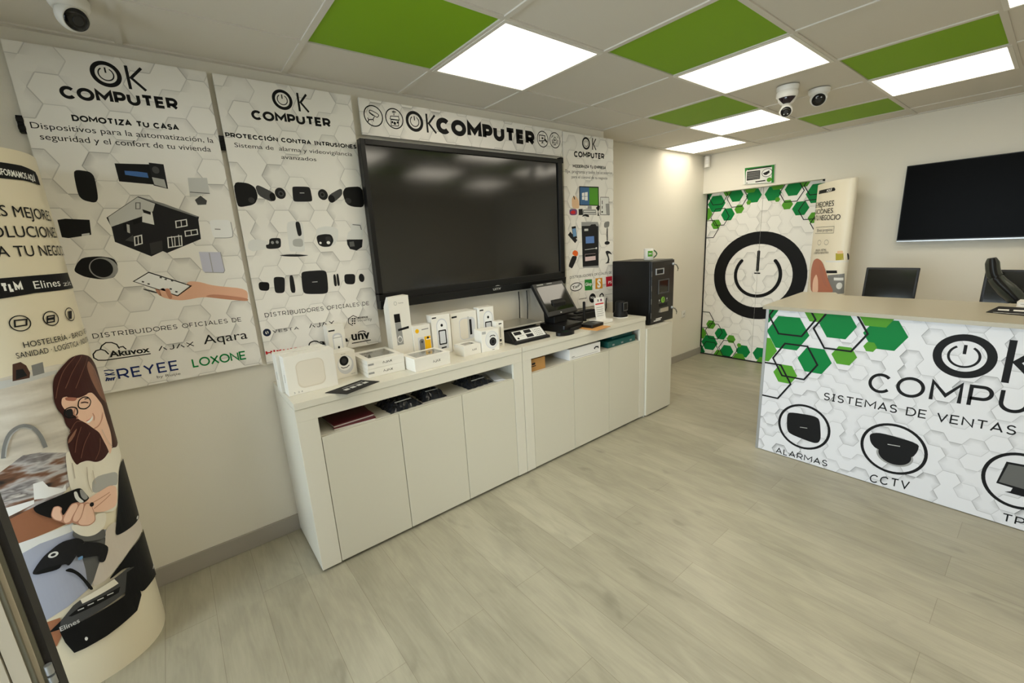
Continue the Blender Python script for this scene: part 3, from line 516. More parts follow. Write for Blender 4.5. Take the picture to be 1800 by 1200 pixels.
def hexmat(n,c,rad,shade=.28,line=.3,rough=.35,seed=0.):
    """printed sheet of white hexagonal blocks of different heights (the print's own greys)"""
    m=bpy.data.materials.new(n); m.use_nodes=True; nt=m.node_tree; b=nt.nodes['Principled BSDF']; N=NT(nt); M=N.m
    tc=nt.nodes.new('ShaderNodeTexCoord'); sp=nt.nodes.new('ShaderNodeSeparateXYZ'); nt.links.new(tc.outputs['Object'],sp.inputs[0])
    x=M('ADD',sp.outputs[0],seed); z=M('ADD',sp.outputs[2],seed*.7); a=rad*math.sqrt(3)/2
    Sx,Sz=3*rad,2*a
    def cell(ox,oz):
        cx=M('ADD',M('MULTIPLY',M('ROUND',M('DIVIDE',M('SUBTRACT',x,ox),Sx)),Sx),ox)
        cz=M('ADD',M('MULTIPLY',M('ROUND',M('DIVIDE',M('SUBTRACT',z,oz),Sz)),Sz),oz)
        qx=M('SUBTRACT',x,cx); qz=M('SUBTRACT',z,cz)
        return cx,cz,M('ADD',M('MULTIPLY',qx,qx),M('MULTIPLY',qz,qz))
    A=cell(0,0); B=cell(1.5*rad,a); f=M('LESS_THAN',B[2],A[2])
    mix=lambda p,q: M('ADD',p,M('MULTIPLY',f,M('SUBTRACT',q,p)))
    cx=mix(A[0],B[0]); cz=mix(A[1],B[1]); qx=M('SUBTRACT',x,cx); qz=M('SUBTRACT',z,cz)
    th=M('ARCTAN2',qz,qx); ph=M('ADD',M('MULTIPLY',M('ROUND',M('DIVIDE',M('SUBTRACT',th,math.pi/6),math.pi/3)),math.pi/3),math.pi/6)
    dx=M('COSINE',ph); dz=M('SINE',ph)
    e=M('SUBTRACT',a,M('ADD',M('MULTIPLY',qx,dx),M('MULTIPLY',qz,dz)))
    def hgt(px,pz):
        h=N.wn(M('ROUND',M('DIVIDE',px,1.5*rad)),M('ROUND',M('DIVIDE',pz,a)))
        return M('DIVIDE',M('FLOOR',M('MULTIPLY',h,3.999)),3.)
    h1=hgt(cx,cz); h2=hgt(M('ADD',cx,M('MULTIPLY',dx,2*a)),M('ADD',cz,M('MULTIPLY',dz,2*a)))
    d=M('SUBTRACT',h2,h1); dp=M('MAXIMUM',d,0.)
    lit=M('ADD',.62,M('ADD',M('MULTIPLY',dx,-.22),M('MULTIPLY',dz,.3)))
    fall=N.ss(e,0.,rad*.55,1.,0.)
    sh=M('MULTIPLY',M('MULTIPLY',M('MULTIPLY',dp,fall),lit),shade)
    ln=M('MULTIPLY',M('MULTIPLY',N.ss(e,rad*.012,rad*.045,1.,0.),M('MINIMUM',M('MULTIPLY',M('ABSOLUTE',d),2.),1.)),line)
    k=M('SUBTRACT',M('SUBTRACT',M('ADD',.97,M('MULTIPLY',h1,.03)),sh),M('MULTIPLY',ln,M('ADD',.35,M('MULTIPLY',lit,.65))))
    vm=nt.nodes.new('ShaderNodeVectorMath'); vm.operation='SCALE'; vm.inputs[0].default_value=c[:3]; nt.links.new(k,vm.inputs['Scale'])
    nt.links.new(vm.outputs[0],b.inputs['Base Color']); b.inputs['Roughness'].default_value=rough
    return m
def noisemat(n,stops,scale,stretch=(1,1,1),rough=.4,detail=3):
    m=bpy.data.materials.new(n); m.use_nodes=True; nt=m.node_tree; b=nt.nodes['Principled BSDF']
    tc=nt.nodes.new('ShaderNodeTexCoord'); mp=nt.nodes.new('ShaderNodeMapping'); mp.inputs['Scale'].default_value=stretch
    nz=nt.nodes.new('ShaderNodeTexNoise'); nz.inputs['Scale'].default_value=scale; nz.inputs['Detail'].default_value=detail
    cr=nt.nodes.new('ShaderNodeValToRGB')
    nt.links.new(tc.outputs['Object'],mp.inputs[0]); nt.links.new(mp.outputs[0],nz.inputs['Vector']); nt.links.new(nz.outputs['Fac'],cr.inputs[0]); nt.links.new(cr.outputs[0],b.inputs['Base Color'])
    e=cr.color_ramp.elements
    while len(e)<len(stops): e.new(.5)
    for i,(p,c) in enumerate(stops): e[i].position=p; e[i].color=c
    b.inputs['Roughness'].default_value=rough; MATS[n]=m; return m
INK={'K':(17,17,18),'K2':(30,30,32),'W':(240,240,236),'N':(28,44,100),'N2':(28,36,58),'G1':(2,122,58),'G2g':(82,150,42),'GG':(40,128,50),
 'G2':(52,52,52),'G3':(70,70,70),'G4':(98,98,96),'G5':(128,128,126),'G6':(150,150,148),'G7':(176,176,172),'G8':(198,198,194),'G9':(222,222,218),'G10':(236,236,234),
 'B1':(70,110,170),'B2':(66,104,146),'B3':(96,130,190),'B4':(110,150,190),'L1':(196,196,212),'LB':(164,168,184),'S1':(228,178,150),'S2':(196,138,112),'S3':(236,196,172),'S4':(190,140,118),
 'R':(200,40,44),'R2':(188,28,48),'RB':(120,70,110),'OR':(226,104,44),'YO':(206,140,36),'T1':(222,186,148),'PK':(214,190,190),'OL':(170,160,60),
 'SH':(232,226,210),'PA':(206,196,184),'HR':(64,32,28),'HL':(140,100,82),'HL3':(112,72,60),'S5':(186,176,160),'HL2':(170,110,92),'HP':(176,112,90),'LP':(196,110,104),
 'BR1':(80,54,44),'BR2':(150,100,72),'BR3':(168,112,80)}
def ink(k):
    n='ink_'+k
    if n in MATS: return MATS[n]
    if k=='KC': return noisemat(n,[(.3,rgb(40,34,32)),(.42,rgb(120,84,62)),(.52,rgb(190,186,184)),(.62,rgb(110,104,104)),(.72,rgb(228,222,214))],14,(.7,.7,2.2))
    if k=='KW': return noisemat(n,[(.3,rgb(178,170,156)),(.5,rgb(206,198,184)),(.7,rgb(224,218,206))],6,(1,1,4))
    return mat(n,rgb(*INK[k]),.55,spec=.2)
# ------------------------------------------------------------------ mesh helpers
class MB:
    def __init__(s): s.v=[];s.f=[];s.mi=[];s.sm=[]
    def add(s,vs,fs,mi=0,sm=False):
        o=len(s.v); s.v+= [tuple(v) for v in vs]
        for f in fs: s.f.append([o+i for i in f]); s.mi.append(mi); s.sm.append(sm)
        return s
    def box(s,x0,y0,z0,x1,y1,z1,mi=0,mtx=None):
        x0,x1=sorted((x0,x1)); y0,y1=sorted((y0,y1)); z0,z1=sorted((z0,z1))
        vs=[(x0,y0,z0),(x1,y0,z0),(x1,y1,z0),(x0,y1,z0),(x0,y0,z1),(x1,y0,z1),(x1,y1,z1),(x0,y1,z1)]
        if mtx: vs=[mtx@Vector(v) for v in vs]
        return s.add(vs,[(3,2,1,0),(4,5,6,7),(0,1,5,4),(1,2,6,5),(2,3,7,6),(3,0,4,7)],mi)
    def hexa(s,vs,mi=0): # 8 corners, bottom loop then top loop
        return s.add(vs,[(3,2,1,0),(4,5,6,7),(0,1,5,4),(1,2,6,5),(2,3,7,6),(3,0,4,7)],mi)
    def prism(s,pts,z0,z1,mi=0,mtx=None,sm=False):
        n=len(pts); vs=[(x,y,z0) for x,y in pts]+[(x,y,z1) for x,y in pts]
        if mtx: vs=[mtx@Vector(v) for v in vs]
        s.add(vs,[list(range(n))[::-1],list(range(n,2*n))],mi)
        return s.add(vs,[(i,(i+1)%n,n+(i+1)%n,n+i) for i in range(n)],mi,sm)
    def lathe(s,prof,n=32,mi=0,mtx=None,cap=True,sm=True):
        vs=[];fs=[]
        for r,z in prof:
            for k in range(n): t=2*math.pi*k/n; vs.append((r*math.cos(t),r*math.sin(t),z))
        for i in range(len(prof)-1):
            for k in range(n): k2=(k+1)%n; fs.append((i*n+k,i*n+k2,(i+1)*n+k2,(i+1)*n+k))
        if mtx: vs=[mtx@Vector(v) for v in vs]
        s.add(vs,fs,mi,sm)
        if cap:
            s.add(vs,[list(range(n))[::-1],list(range((len(prof)-1)*n,len(prof)*n))],mi)
        return s
    def tube(s,pts,r,n=8,mi=0):
        pts=[Vector(p) for p in pts]; rings=[]
        for i,p in enumerate(pts):
            d=(pts[min(i+1,len(pts)-1)]-pts[max(i-1,0)]).normalized()
            a=d.cross(Vector((0,0,1)) if abs(d.z)<.9 else Vector((1,0,0))).normalized(); b=d.cross(a)
            rr=r[i] if isinstance(r,(list,tuple)) else r
            rings.append([p+a*rr*math.cos(2*math.pi*k/n)+b*rr*math.sin(2*math.pi*k/n) for k in range(n)])
        vs=[v for q in rings for v in q]; fs=[]
        for i in range(len(pts)-1):
            for k in range(n): k2=(k+1)%n; fs.append((i*n+k,i*n+k2,(i+1)*n+k2,(i+1)*n+k))
        fs+= [list(range(n))[::-1],list(range((len(pts)-1)*n,len(pts)*n))]
        return s.add(vs,fs,mi,True)
    def hose(s,pts,r,n=16,mi=0,k=6):
        P=[Vector(p) for p in pts]; rr=list(r); Q=[];W=[]
        for i in range(len(P)-1):
            p0,p1,p2,p3=P[max(i-1,0)],P[i],P[i+1],P[min(i+2,len(P)-1)]
            for j in range(k):
                t=j/k; Q.append(.5*((2*p1)+(p2-p0)*t+(2*p0-5*p1+4*p2-p3)*t*t+(3*p1-p0-3*p2+p3)*t**3)); W.append(rr[i]+(rr[i+1]-rr[i])*t)
        return s.tube(Q+[P[-1]],W+[rr[-1]],n,mi)
    def sphere(s,c,r,nu=28,nv=16,mi=0,sc=(1,1,1)):
        prof=[(max(1e-5,r*math.sin(math.pi*i/nv)),-r*math.cos(math.pi*i/nv)) for i in range(nv+1)]
        return s.lathe(prof,nu,mi,Matrix.Translation(c)@Matrix.Diagonal((sc[0],sc[1],sc[2],1)),cap=False)
    def build(s,name,mats,parent=None,bevel=0,seg=2,loc=None):
        me=bpy.data.meshes.new(name); me.from_pydata(s.v,[],s.f)
        if not isinstance(mats,(list,tuple)): mats=[mats]
        for m in mats: me.materials.append(m)
        for p,i,q in zip(me.polygons,s.mi,s.sm): p.material_index=i; p.use_smooth=q
        bm=bmesh.new(); bm.from_mesh(me)
        bmesh.ops.recalc_face_normals(bm,faces=bm.faces)
        if bevel: 
            bmesh.ops.bevel(bm,geom=list(bm.edges),offset=bevel,segments=seg,affect='EDGES',profile=.5,clamp_overlap=True)
        bm.to_mesh(me); bm.free()
        o=bpy.data.objects.new(name,me); col.objects.link(o)
        if parent: o.parent=parent
        if loc: o.location=loc
        return o
def box(*a,**k): return MB().box(*a,**k)
def thing(name,label,cat,loc=(0,0,0),rz=0,group=None):
    o=bpy.data.objects.new(name,None); col.objects.link(o); o.empty_display_size=.05
    o.location=loc; o.rotation_euler=(0,0,rz); o['label']=label; o['category']=cat
    if group: o['group']=group
    return o
def tag(o,label,cat,group=None):
    o['label']=label;o['category']=cat
    if group:o['group']=group
    return o
def struct(o): o['kind']='structure'; return o
# ------------------------------------------------------------------ lettering
def arc(cx,cy,rx,ry,a0,a1,n=None):
    n=n or max(3,int(abs(a1-a0)/9)); return [(cx+rx*math.cos(R(a0+(a1-a0)*i/n)),cy+ry*math.sin(R(a0+(a1-a0)*i/n))) for i in range(n+1)]
GL={
'A':(.92,[[(0,0),(.5,1),(1,0)],[(.2,.3),(.8,.3)]]),'^':(.9,[[(0,0),(.5,1)],[(.62,.62),(1,0)]]),
'B':(.7,[[(0,0),(0,1),(.6,1)]+arc(.6,.77,.36,.23,90,-90)+[(0,.54)],[(.6,.54)]+arc(.62,.27,.38,.27,90,-90)+[(0,0)]]),
'C':(.92,[arc(.53,.5,.53,.5,42,318)]),'D':(.86,[[(0,0),(0,1),(.42,1)]+arc(.42,.5,.58,.5,90,-90)+[(0,0)]]),
'E':(.72,[[(1,1),(0,1),(0,0),(1,0)],[(0,.5),(.9,.5)]]),'F':(.64,[[(1,1),(0,1),(0,0)],[(0,.48),(.9,.48)]]),
'G':(.98,[arc(.52,.5,.52,.5,42,352)+[(.6,.45)]]),'H':(.84,[[(0,0),(0,1)],[(1,0),(1,1)],[(0,.5),(1,.5)]]),
'I':(.42,[[(.5,0),(.5,1)],[(0,1),(1,1)],[(0,0),(1,0)]]),'J':(.55,[[(1,1),(1,.3)]+arc(.5,.3,.5,.3,0,-150)]),
'K':(.74,[[(0,0),(0,1)],[(1,1),(.12,.5),(1,0)]]),'L':(.6,[[(0,1),(0,0),(1,0)]]),
'M':(1.08,[[(0,0),(0,1),(.5,.32),(1,1),(1,0)]]),'N':(.88,[[(0,0),(0,1),(1,0),(1,1)]]),
'O':(1.05,[arc(.5,.5,.5,.5,0,360)]),'P':(.76,[[(0,0),(0,1),(.55,1)]+arc(.58,.69,.42,.31,90,-90)+[(0,.38)]]),
'Q':(1.05,[arc(.5,.5,.5,.5,0,360),[(.65,.3),(1,0)]]),'R':(.80,[[(0,0),(0,1),(.55,1)]+arc(.58,.69,.42,.31,90,-90)+[(0,.38)],[(.5,.38),(1,0)]]),
'S':(.68,[arc(.5,.75,.46,.25,25,265)+arc(.5,.25,.5,.25,88,-155)]),'T':(.84,[[(0,1),(1,1)],[(.5,1),(.5,0)]]),
'U':(.86,[[(0,1),(0,.4)]+arc(.5,.4,.5,.4,180,360)+[(1,1)]]),'V':(.88,[[(0,1),(.5,0),(1,1)]]),
'W':(1.2,[[(0,1),(.27,0),(.5,.8),(.73,0),(1,1)]]),'X':(.84,[[(0,0),(1,1)],[(0,1),(1,0)]]),'Y':(.82,[[(0,1),(.5,.48),(1,1)],[(.5,.48),(.5,0)]]),
'Z':(.76,[[(0,1),(1,1),(0,0),(1,0)]]),' ':(.42,[])}
def ribbon(pts,w,closed=False):
    """quads of a stroke of width w along pts, mitred"""
    P=[Vector(p) for p in pts]; P=[p for i,p in enumerate(P) if i==0 or (p-P[i-1]).length>1e-6]
    if len(P)>2 and (P[0]-P[-1]).length<1e-6: P=P[:-1]; closed=True
    n=len(P); out=[]
    def nrm(a,b):
        d=(b-a); l=d.length
        return Vector((-d.y,d.x))/l if l>1e-9 else Vector((0,0))
    L=[];Rr=[]
    for i in range(n):
        if closed or 0<i<n-1:
            n0=nrm(P[i-1],P[i]); n1=nrm(P[i],P[(i+1)%n]); m=n0+n1
            if m.length<1e-6: m=n0
            else: m=m/max(.35,(m.length**2)/2)
        elif i==0: m=nrm(P[0],P[1])
        else: m=nrm(P[-2],P[-1])
        L.append(P[i]+m*w/2); Rr.append(P[i]-m*w/2)
    for i in range(n if closed else n-1):
        j=(i+1)%n; out.append([tuple(L[i]),tuple(Rr[i]),tuple(Rr[j]),tuple(L[j])])
    return out
def stroke_text(txt,wt):
    """polygons, unit cap height; returns polys, total width and end position after each character"""
    x=0; polys=[]; ends=[]
    for i,ch in enumerate(txt):
        acc=ch in 'ÓÍÁÉ'; b={'Ó':'O','Í':'I','Á':'A','É':'E'}.get(ch,ch); w,st=GL[b]; w=w+wt*.25
        if b=='I' and wt<.12: pass
        g=lambda p: (x+wt/2+p[0]*(w-wt), wt/2+p[1]*(1-wt))
        for s_ in st: polys+=ribbon([g(p) for p in s_],wt)
        if acc: polys.append([(x+w*.45,1.08),(x+w*.45+wt*.8,1.08),(x+w*.62+wt,1.28),(x+w*.62-wt*.2,1.28)])
        ends.append(x+w); x+=w+(.17 if wt<.16 else .05)+wt*.06
    return polys,ends
_fc={}
def font_text(txt,bold):
    k=(txt,bold)
    if k in _fc: return _fc[k]
    def mesh(t):
        c=bpy.data.curves.new('t','FONT'); c.body=t; c.size=1; c.resolution_u=3; c.offset=bold
        o=bpy.data.objects.new('t',c); me=bpy.data.meshes.new_from_object(o)
        P=[[tuple(me.vertices[i].co[:2]) for i in p.vertices] for p in me.polygons]
        bpy.data.objects.remove(o); bpy.data.curves.remove(c); bpy.data.meshes.remove(me); return P
    cap=max(y for p in mesh('H') for _,y in p)
    P=[[(x/cap,y/cap) for x,y in p] for p in mesh(txt)]
    _fc[k]=P; return P
def text_polys(e):
    _,c,txt,font,s0,t0,s1,t1,h,wt,pre,suf=e
    if font=='S':
        wt=wt*1.22 if wt>.18 else wt; P,E=stroke_text(txt,wt); a=0; b=E[len(pre)-1] if pre else E[-1]
    else:
        P=font_text(txt,wt); X=[x for p in P for x,_ in p]; a,b=min(X),max(X)
        if pre: b=max(x for p in font_text(pre,wt) for x,_ in p)
        if suf:
            Q=[x for p in font_text(suf,wt) for x,_ in p]; a=b-(max(Q)-min(Q))
    k=(s1-s0)/(b-a); sl=(t1-t0)/(s1-s0)
    return [[(s0+(x-a)*k, t0+(x-a)*k*sl+y*h) for x,y in p] for p in P]
def hexpts(cs,ct,r,rv=None): rv=rv or r; return [(cs+r*math.cos(R(60*i)),ct+rv*math.sin(R(60*i))) for i in range(6)]
def ell(cs,ct,rs,rt,a0=0,a1=360,n=48): return [(cs+rs*math.cos(R(a0+(a1-a0)*i/n)),ct+rt*math.sin(R(a0+(a1-a0)*i/n))) for i in range(n+1)]
def ring_polys(cs,ct,rs,rt,w,a0=0,a1=360): return ribbon(ell(cs,ct,rs-w/2,rt-w/2,a0,a1),w)
def chaikin(p,n=2):
    for _ in range(n):
        q=[]
        for i in range(len(p)):
            a,b=p[i],p[(i+1)%len(p)]; q+=[(a[0]*.8+b[0]*.2,a[1]*.8+b[1]*.2),(a[0]*.2+b[0]*.8,a[1]*.2+b[1]*.8)]
        p=q
    return p
SOFT={'faucet_picture','woman_picture','printed_hand','printed_bullet_camera','printed_bullet_camera_pair','printed_hub','printed_socket','printed_keypad','printed_alarm_kit','printed_white_camera','printed_dome_camera','printed_motion_sensor','alarm_icon','camera_icon','scanner_picture','printed_fingers','printed_stand_scanners','printed_bags','printed_scanner'}
_soft=[False]
def curve(p,n=2):
    for _ in range(n):
        q=[p[0]]
        for a,b in zip(p,p[1:]): q+=[(a[0]*.75+b[0]*.25,a[1]*.75+b[1]*.25),(a[0]*.25+b[0]*.75,a[1]*.25+b[1]*.75)]
        p=q+[p[-1]]
    return p
def el_polys(e):
    k=e[0]
    if k=='P': return [chaikin(e[2]) if _soft[0] and len(e[2])>3 else e[2]]
    if k=='L' and _soft[0] and len(e[2])>2: return ribbon(chaikin(e[2]) if e[4] else curve(e[2]),e[3],e[4])
    if k=='L': return ribbon(e[2],e[3],e[4])
    if k=='H': return ribbon(hexpts(e[2],e[3],e[4]),e[5],True) if e[5] else [hexpts(e[2],e[3],e[4])]
    if k=='E':
        _,c,cs,ct,rs,rt,w,a0,a1=e
        return ring_polys(cs,ct,rs,rt,w,a0,a1) if w else [ell(cs,ct,rs,rt)[:-1]]
    if k=='T': return text_polys(e)
    if k=='O':
        _,c,cs,ct,r,ks,kb,kt,kr=e
        P=ring_polys(cs,ct,r,r,r*.3)+ring_polys(cs,ct,r*.53,r*.53,r*.09,122,418)
        P+=ribbon([(cs,ct+r*.1),(cs,ct+r*.52)],r*.11)
        h=kt-kb; w=r*.22 
        if h<2*r*.95: kb=ct-r*.93; h=r*1.86; kt=kb+h
        ks=max(ks,cs+r*1.22+w/2)
        P+=ribbon([(ks,kb),(ks,kt)],w); x=kr
        P+=ribbon([(x-w*.6,kt-w*.15),(ks+w*.95,kb+h*.5),(x-w*.5,kb+w*.15)],w*.95)
        return P
def clip(poly,bx):
    for ax,lim,sg in ((0,bx[0],1),(0,bx[2],-1),(1,bx[1],1),(1,bx[3],-1)):
        out=[]
        for i in range(len(poly)):
            p,q=poly[i],poly[(i+1)%len(poly)]; dp=(p[ax]-lim)*sg; dq=(q[ax]-lim)*sg
            if dp>=0: out.append(p)
            if (dp>=0)!=(dq>=0):
                t=dp/(dp-dq); out.append((p[0]+(q[0]-p[0])*t,p[1]+(q[1]-p[1])*t))
        poly=out
        if len(poly)<3: return None
    return poly
class Flat:
    """surface point (s,t) -> o + s*u + t*v + off*n"""
    def __init__(s,o,u,v,n): s.o=Vector(o);s.u=Vector(u);s.v=Vector(v);s.n=Vector(n); s.step=0
    def __call__(s,a,b,off): return s.o+s.u*a+s.v*b+s.n*off
class Round:
    step=.012
    def __init__(s,cx,cy,a,b,n,rot,N=240):
        s.P=[]; 
        for k in range(N+1):
            t=math.pi/2+2*math.pi*k/N; c,sn=math.cos(t),math.sin(t)
            x=a*math.copysign(abs(c)**(2/n),c); y=b*math.copysign(abs(sn)**(2/n),sn)
            s.P.append((cx+x*math.cos(rot)-y*math.sin(rot),cy+x*math.sin(rot)+y*math.cos(rot)))
        s.L=[0]
        for i in range(N): s.L.append(s.L[-1]+math.dist(s.P[i],s.P[i+1]))
        s.ref=s.L[N//2]; s.N=N
    def __call__(s,a,b,off):
        d=min(max(a+s.ref,s.L[0]),s.L[-1]-1e-6); lo,hi=0,s.N
        while hi-lo>1:
            m=(lo+hi)//2
            if s.L[m]<=d: lo=m
            else: hi=m
        (x0,y0),(x1,y1)=s.P[lo],s.P[lo+1]; w=(d-s.L[lo])/max(1e-9,s.L[lo+1]-s.L[lo]); dx,dy=x1-x0,y1-y0; l=math.hypot(dx,dy) or 1
        return Vector((x0+dx*w+dy/l*off,y0+dy*w-dx/l*off,b))
LAY=.0002
def art(name,els,surf,parent,bx=None,lay=1):
    _soft[0]=name in SOFT
    me=bpy.data.meshes.new(name); mats=[]; bm=bmesh.new(); lyr=bm.verts.layers.float.new('o'); depth=lay
    for e in els:
        m=ink(e[1])
        if m not in mats: mats.append(m)
        mi=mats.index(m)
        for p in el_polys(e):
            if bx: p=clip(p,bx)
            if not p or len(p)<3: continue
            vs=[]
            for x,y in p:
                v=bm.verts.new((x,y,0)); v[lyr]=depth*LAY; vs.append(v)
            try: f=bm.faces.new(vs); f.material_index=mi
            except ValueError: pass
        depth+= .6 
    pass
    if surf.step and bm.verts:
        big=[f for f in bm.faces if len(f.verts)>4]
        bmesh.ops.triangulate(bm,faces=big)
        x=min(v.co.x for v in bm.verts)//surf.step*surf.step; xm=max(v.co.x for v in bm.verts)
        while x<xm:
            bmesh.ops.bisect_plane(bm,geom=list(bm.verts)+list(bm.edges)+list(bm.faces),plane_co=(x,0,0),plane_no=(1,0,0)); x+=surf.step
    for v in bm.verts: v.co=surf(v.co.x,v.co.y,v[lyr])
    # faces must look outwards
    bm.normal_update()
    n0=None
    for f in bm.faces:
        if isinstance(surf,Flat): n=surf.n
        else:
            c=f.calc_center_median(); n=Vector((c.x-surf.P[0][0],c.y-surf.P[0][1],0)); 
            cx=sum(p[0] for p in surf.P)/len(surf.P); cy=sum(p[1] for p in surf.P)/len(surf.P); n=Vector((c.x-cx,c.y-cy,0))
        if f.normal.dot(n)<0: f.normal_flip()
    bm.to_mesh(me); bm.free()
    for m in mats: me.materials.append(m)
    o=bpy.data.objects.new(name,me); col.objects.link(o); o.parent=parent
    return o
def loc_flat(surf,parent): # express a world-placed flat frame in the parent's axes
    mi=(Matrix.Translation(parent.location)@parent.rotation_euler.to_matrix().to_4x4()).inverted()
    r=mi.to_3x3(); return Flat(mi@surf.o,r@surf.u,r@surf.v,r@surf.n)
# ------------------------------------------------------------------ common materials
wallm=mat('wall_paint',rgb(226,221,208),.7,bump=.15,bscale=180)
ceilm=mat('ceiling_tile_white',rgb(216,211,201),.85,bump=.12,bscale=300)
gridm=mat('grid_bar_white',rgb(214,209,199),.6)
greenm=mat('ceiling_tile_green',rgb(128,172,0),.7,bump=.1,bscale=300)
lampm=mat('lamp_diffuser',rgb(255,244,228),.4,emit=(1,.92,.77,1),es=LAMP)
lampf=mat('lamp_frame',rgb(225,222,214),.4)
lac=mat('white_lacquer',rgb(214,210,196),.33)
lacd=mat('white_lacquer_door',rgb(206,202,186),.38)
black=mat('black_plastic',rgb(13,13,13),.4,spec=.35)
blackm=mat('black_matte',rgb(12,12,12),.6,spec=.3)
dark=mat('dark_gap',rgb(14,13,12),.8)
glassb=mat('black_screen_glass',rgb(8,8,9),.08)
tvglass=mat('matte_screen_glass',rgb(7,7,6),.12,spec=1.0)
whitep=mat('white_plastic',rgb(226,224,218),.35)
card=mat('white_carton',rgb(232,229,220),.5)
cardside=mat('white_carton_cool',rgb(228,227,224),.5)
alu=mat('brushed_aluminium',rgb(176,178,180),.35,metal=.7)
steel=mat('brushed_steel',rgb(190,186,174),.3,metal=.85)
skirt=mat('skirting_grey',rgb(160,154,144),.55)
boardm=hexmat('hexagon_print',rgb(236,233,226),.062,shade=.33,line=.4,seed=.37)
boardc=hexmat('hexagon_print_counter',rgb(220,220,224),.049,shade=.5,line=.46,seed=1.1)
boardd=hexmat('hexagon_print_door',rgb(234,232,226),.074,shade=.26,line=.34,seed=2.3)
edge=mat('board_edge',rgb(228,226,220),.5)
clear=mat('clear_acrylic',rgb(240,240,240),.05,trans=1)
# floor
fm=bpy.data.materials.new('oak_planks'); fm.use_nodes=True; nt=fm.node_tree; b=nt.nodes['Principled BSDF']; b.inputs['Roughness'].default_value=.34
tc=nt.nodes.new('ShaderNodeTexCoord'); mp=nt.nodes.new('ShaderNodeMapping'); mp.inputs['Rotation'].default_value=(0,0,R(90)); nt.links.new(tc.outputs['Object'],mp.inputs[0])
bk=nt.nodes.new('ShaderNodeTexBrick'); bk.inputs['Scale'].default_value=1; bk.inputs['Brick Width'].default_value=1.22; bk.inputs['Row Height'].default_value=.18
bk.inputs['Mortar Size'].default_value=.0009; bk.inputs['Mortar Smooth'].default_value=.4; bk.offset=.37; bk.inputs['Color1'].default_value=rgb(154,149,130); bk.inputs['Color2'].default_value=rgb(164,159,140); bk.inputs['Mortar'].default_value=rgb(126,119,102)
nt.links.new(mp.outputs[0],bk.inputs['Vector'])
def nz(scale,sx,sy,det,dist=0):
    m_=nt.nodes.new('ShaderNodeMapping'); m_.inputs['Scale'].default_value=(sx,sy,1); nt.links.new(tc.outputs['Object'],m_.inputs[0])
    n_=nt.nodes.new('ShaderNodeTexNoise'); n_.inputs['Scale'].default_value=scale; n_.inputs['Detail'].default_value=det; n_.inputs['Distortion'].default_value=dist; nt.links.new(m_.outputs[0],n_.inputs['Vector']); return n_.outputs['Fac']
N=NT(nt)
g1=nz(8,1.5,.42,6,.9); g2=nz(34,2.6,.22,6,.5); g3=nz(1.6,2.2,.7,2); kn=nz(5,1.3,.7,2,.6)
f=N.m('ADD',N.m('MULTIPLY',N.ss(g1,.3,.7),.17),N.m('MULTIPLY',N.ss(g2,.3,.7),.085))
f=N.m('ADD',f,N.m('MULTIPLY',N.ss(g3,.3,.7),.12)); f=N.m('SUBTRACT',f,N.m('MULTIPLY',N.ss(kn,.64,.76),.2)); f=N.m('ADD',f,.80)
vm=nt.nodes.new('ShaderNodeVectorMath'); vm.operation='SCALE'; nt.links.new(bk.outputs['Color'],vm.inputs[0]); nt.links.new(f,vm.inputs['Scale']); nt.links.new(vm.outputs[0],b.inputs['Base Color'])
bp=nt.nodes.new('ShaderNodeBump'); bp.inputs['Strength'].default_value=.12; bp.inputs['Distance'].default_value=.001; nt.links.new(g2,bp.inputs['Height']); nt.links.new(bp.outputs[0],b.inputs['Normal'])
# ------------------------------------------------------------------ the room
H=2.385; XB,XF,YR=-1.85,4.5,-4.2
struct(box(XB-.1,YR-.1,-.08,4.8,.75,0).build('floor',fm))
cb=MB(); special={}
greens=[(0,0),(2,1),(4,0),(4,2),(6,1),(2,3),(0,2),(4,4),(-2,1)]
lights=[(1,0),(3,1),(5,0),(6,-1),(5,2),(3,3),(1,2),(-1,1),(-1,3),(5,4),(1,4)]
spec=set(greens)|set(lights)
for i in range(-4,9):
    for j in range(-2,8):
        x0,x1=i*.6,(i+1)*.6; y1,y0=-j*.6,-(j+1)*.6
        if (i,j) in spec: continue
        a0,a1=max(x0+.012,XB),min(x1-.012,4.5); c0,c1=max(y0+.012,YR),min(y1-.012,.62 if x0>=2.39 else .40)
        if a1-a0<.02 or c1-c0<.02: continue
        cb.box(a0,c0,H+.006,a1,c1,H+.016)
cb.box(XB-.1,YR-.1,H+.016,4.8,.75,H+.06)
ce=struct(cb.build('ceiling',ceilm))
gb=MB()
for i in range(-3,8): gb.box(i*.6-.0125,YR,H,i*.6+.0125,.62 if i*.6>2.42 else .4,H+.0155)
for j in range(-1,8):
    gb.box(XB if j>=0 else 2.42,-j*.6-.0125,H+.0002,4.5,-j*.6+.0125,H+.0157)
gb.box(XB,.375,H-.001,2.42,.40,H+.015); gb.box(4.475,YR,H-.001,4.5,.62,H+.015); gb.box(2.42,.60,H-.001,4.5,.62,H+.015)
o=gb.build('ceiling_grid',gridm,ce)
wl=[(XB,.40),(2.42,.40),(2.42,.62),(4.75,.62),(4.75,.74),(XB,.74)]
struct(MB().prism(wl,0,H+.016).build('wall_left',wallm))
fa=MB(); fa.box(XF,YR,0,4.75,-.60,H+.016); fa.box(XF,-.60,1.966,4.75,.62,H+.016); fa.box(4.66,-.60,0,4.75,.62,1.966)
struct(fa.build('wall_far',wallm))
struct(box(XB,YR-.1,0,4.75,YR,H+.016).build('wall_right',wallm))
